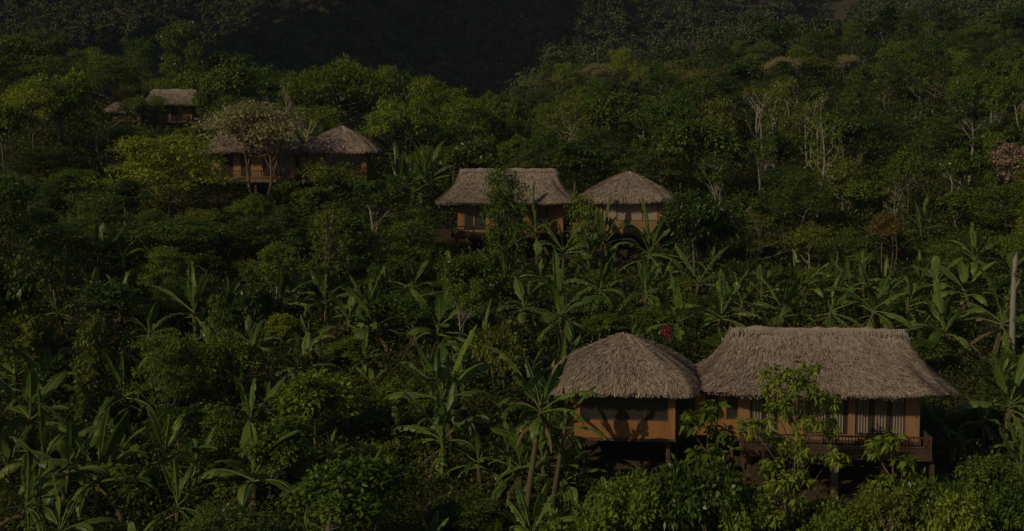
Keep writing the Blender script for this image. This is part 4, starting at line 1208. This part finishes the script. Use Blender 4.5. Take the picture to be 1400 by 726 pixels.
# ------------------------------------------------------------------ what is seen: plants wholly hidden behind others are left out
def cull():
    """a coarse depth buffer over 3-pixel cells of the photo; a plant that owns no cell is wholly hidden"""
    bpy.context.view_layer.update()
    W_, H_ = 467, 242
    buf = np.full(W_ * H_, 1 << 60, dtype=np.int64)
    ids = {t['o'].name: k + 1 for k, t in enumerate(THINGS)}
    cache = {}
    for ob in bpy.data.objects:
        if ob.type != 'MESH' or ob.name.startswith(('ground', 'distant_forest', 'dirt_path')): continue
        me = ob.data
        if me.name not in cache:
            n = len(me.vertices); co = np.empty(n * 3, np.float32); me.vertices.foreach_get('co', co)
            m = len(me.polygons); ce = np.empty(m * 3, np.float32); me.polygons.foreach_get('center', ce)
            cache[me.name] = np.concatenate([co.reshape(-1, 3), ce.reshape(-1, 3)])
        M = np.array(ob.matrix_world); v = cache[me.name] @ M[:3, :3].T + M[:3, 3]
        rt_ = ob
        while rt_.parent: rt_ = rt_.parent
        k = ids.get(rt_.name, 0)
        zc = v[:, 2] - CAMZ
        d = v[:, 1] * math.cos(PITCH) - zc * math.sin(PITCH); u = v[:, 1] * math.sin(PITCH) + zc * math.cos(PITCH)
        ix = ((CXP + FPX * v[:, 0] / np.maximum(d, .1)) / 3).astype(int); iy = ((CYP - FPX * u / np.maximum(d, .1)) / 3).astype(int)
        ok = (d > 5) & (ix >= 0) & (ix < W_) & (iy >= 0) & (iy < H_)
        np.minimum.at(buf, (iy * W_ + ix)[ok], (np.round(d[ok] * 1000).astype(np.int64) << 20) | k)
    own = np.where(buf < (1 << 60), buf & ((1 << 20) - 1), 0).reshape(H_, W_)
    yy, xx = np.mgrid[0:H_, 0:W_]
    cnt = np.bincount(own.ravel(), minlength=len(THINGS) + 1)
    sx = np.bincount(own.ravel(), weights=xx.ravel() * 3 + 1.5, minlength=len(THINGS) + 1); sy = np.bincount(own.ravel(), weights=yy.ravel() * 3 + 1.5, minlength=len(THINGS) + 1)
    gone = []
    for k, t in enumerate(list(THINGS)):
        c = cnt[k + 1]
        if c < 2 and not t['custom']: gone.append(t)
        elif c: t['px'] = sx[k + 1] / c; t['py'] = sy[k + 1] / c
    for t in gone:
        for ch in list(t['o'].children): bpy.data.objects.remove(ch)
        bpy.data.objects.remove(t['o']); THINGS.remove(t)
    print('hidden plants left out', len(gone), 'kept', len(THINGS))
cull()

def haze():
    b = MB(); b.box(-1010, 1010, -61, 830, -40, 420)
    o = b.build('haze', []); m, t, out = newmat('thin_haze')
    v = t.nodes.new('ShaderNodeVolumePrincipled'); v.inputs['Density'].default_value = HAZE; v.inputs['Color'].default_value = (.62, .74, .95, 1)
    v.inputs['Anisotropy'].default_value = .2
    t.links.new(v.outputs[0], out.inputs['Volume']); o.data.materials.append(m); tag(o, kind='stuff')
HAZE = 0.00015
haze()

# ------------------------------------------------------------------ labels: look first, then the bungalow they stand near
MARKS = [('the lower bungalow', 752, 1307, 450, 635), ('the central bungalow', 597, 921, 235, 320), ('the upper left bungalow', 278, 527, 170, 245), ('the highest bungalow', 190, 270, 123, 172)]
def relation(px, py):
    best = None
    for nm, x0, x1, y0, y1 in MARKS:
        dx = max(x0 - px, 0, px - x1); dy = max(y0 - py, 0, py - y1)
        q = dx + dy * 1.4
        if best is None or q < best[0]: best = (q, nm, px < x0, px > x1, py < y0, py > y1, dx, dy)
    q, nm, l, r_, up, dn, dx, dy = best
    far = 'far ' if q > 220 and not (up and (l or r_)) else ''
    if up and (l or r_): return f"{'left' if l else 'right'} of and above {nm}"
    if dn and (l or r_): return f"{'left' if l else 'right'} of and below {nm}"
    if up: return f"{far}behind {nm}"
    if dn: return f"{far}below {nm}"
    if l: return f"{far}left of {nm}"
    if r_: return f"{far}right of {nm}"
    return f"in front of {nm}"
ORD = ['first', 'second', 'third', 'fourth', 'fifth', 'sixth', 'seventh', 'eighth', 'ninth', 'tenth', 'eleventh', 'twelfth', 'thirteenth', 'fourteenth', 'fifteenth', 'sixteenth', 'seventeenth', 'eighteenth', 'nineteenth', 'twentieth']
from collections import defaultdict
bk = defaultdict(list)
for t in THINGS:
    t['o']['category'] = t['cat']; t['o']['group'] = t['group']
    if t['custom']: t['o']['label'] = t['custom']
    else: bk[(t['desc'], relation(t['px'], t['py']))].append(t)
for (desc, rel), ts in bk.items():
    ts.sort(key=lambda t: t['px'])
    for i, t in enumerate(ts):
        if len(ts) == 1: lab = f"{desc} {rel}"
        elif len(ts) == 2: lab = f"{desc}, {'left' if i == 0 else 'right'} of two {rel}"
        else: lab = f"{desc}, {ORD[i] if i < 20 else str(i + 1) + 'th'} from left {rel}"
        t['o']['label'] = lab
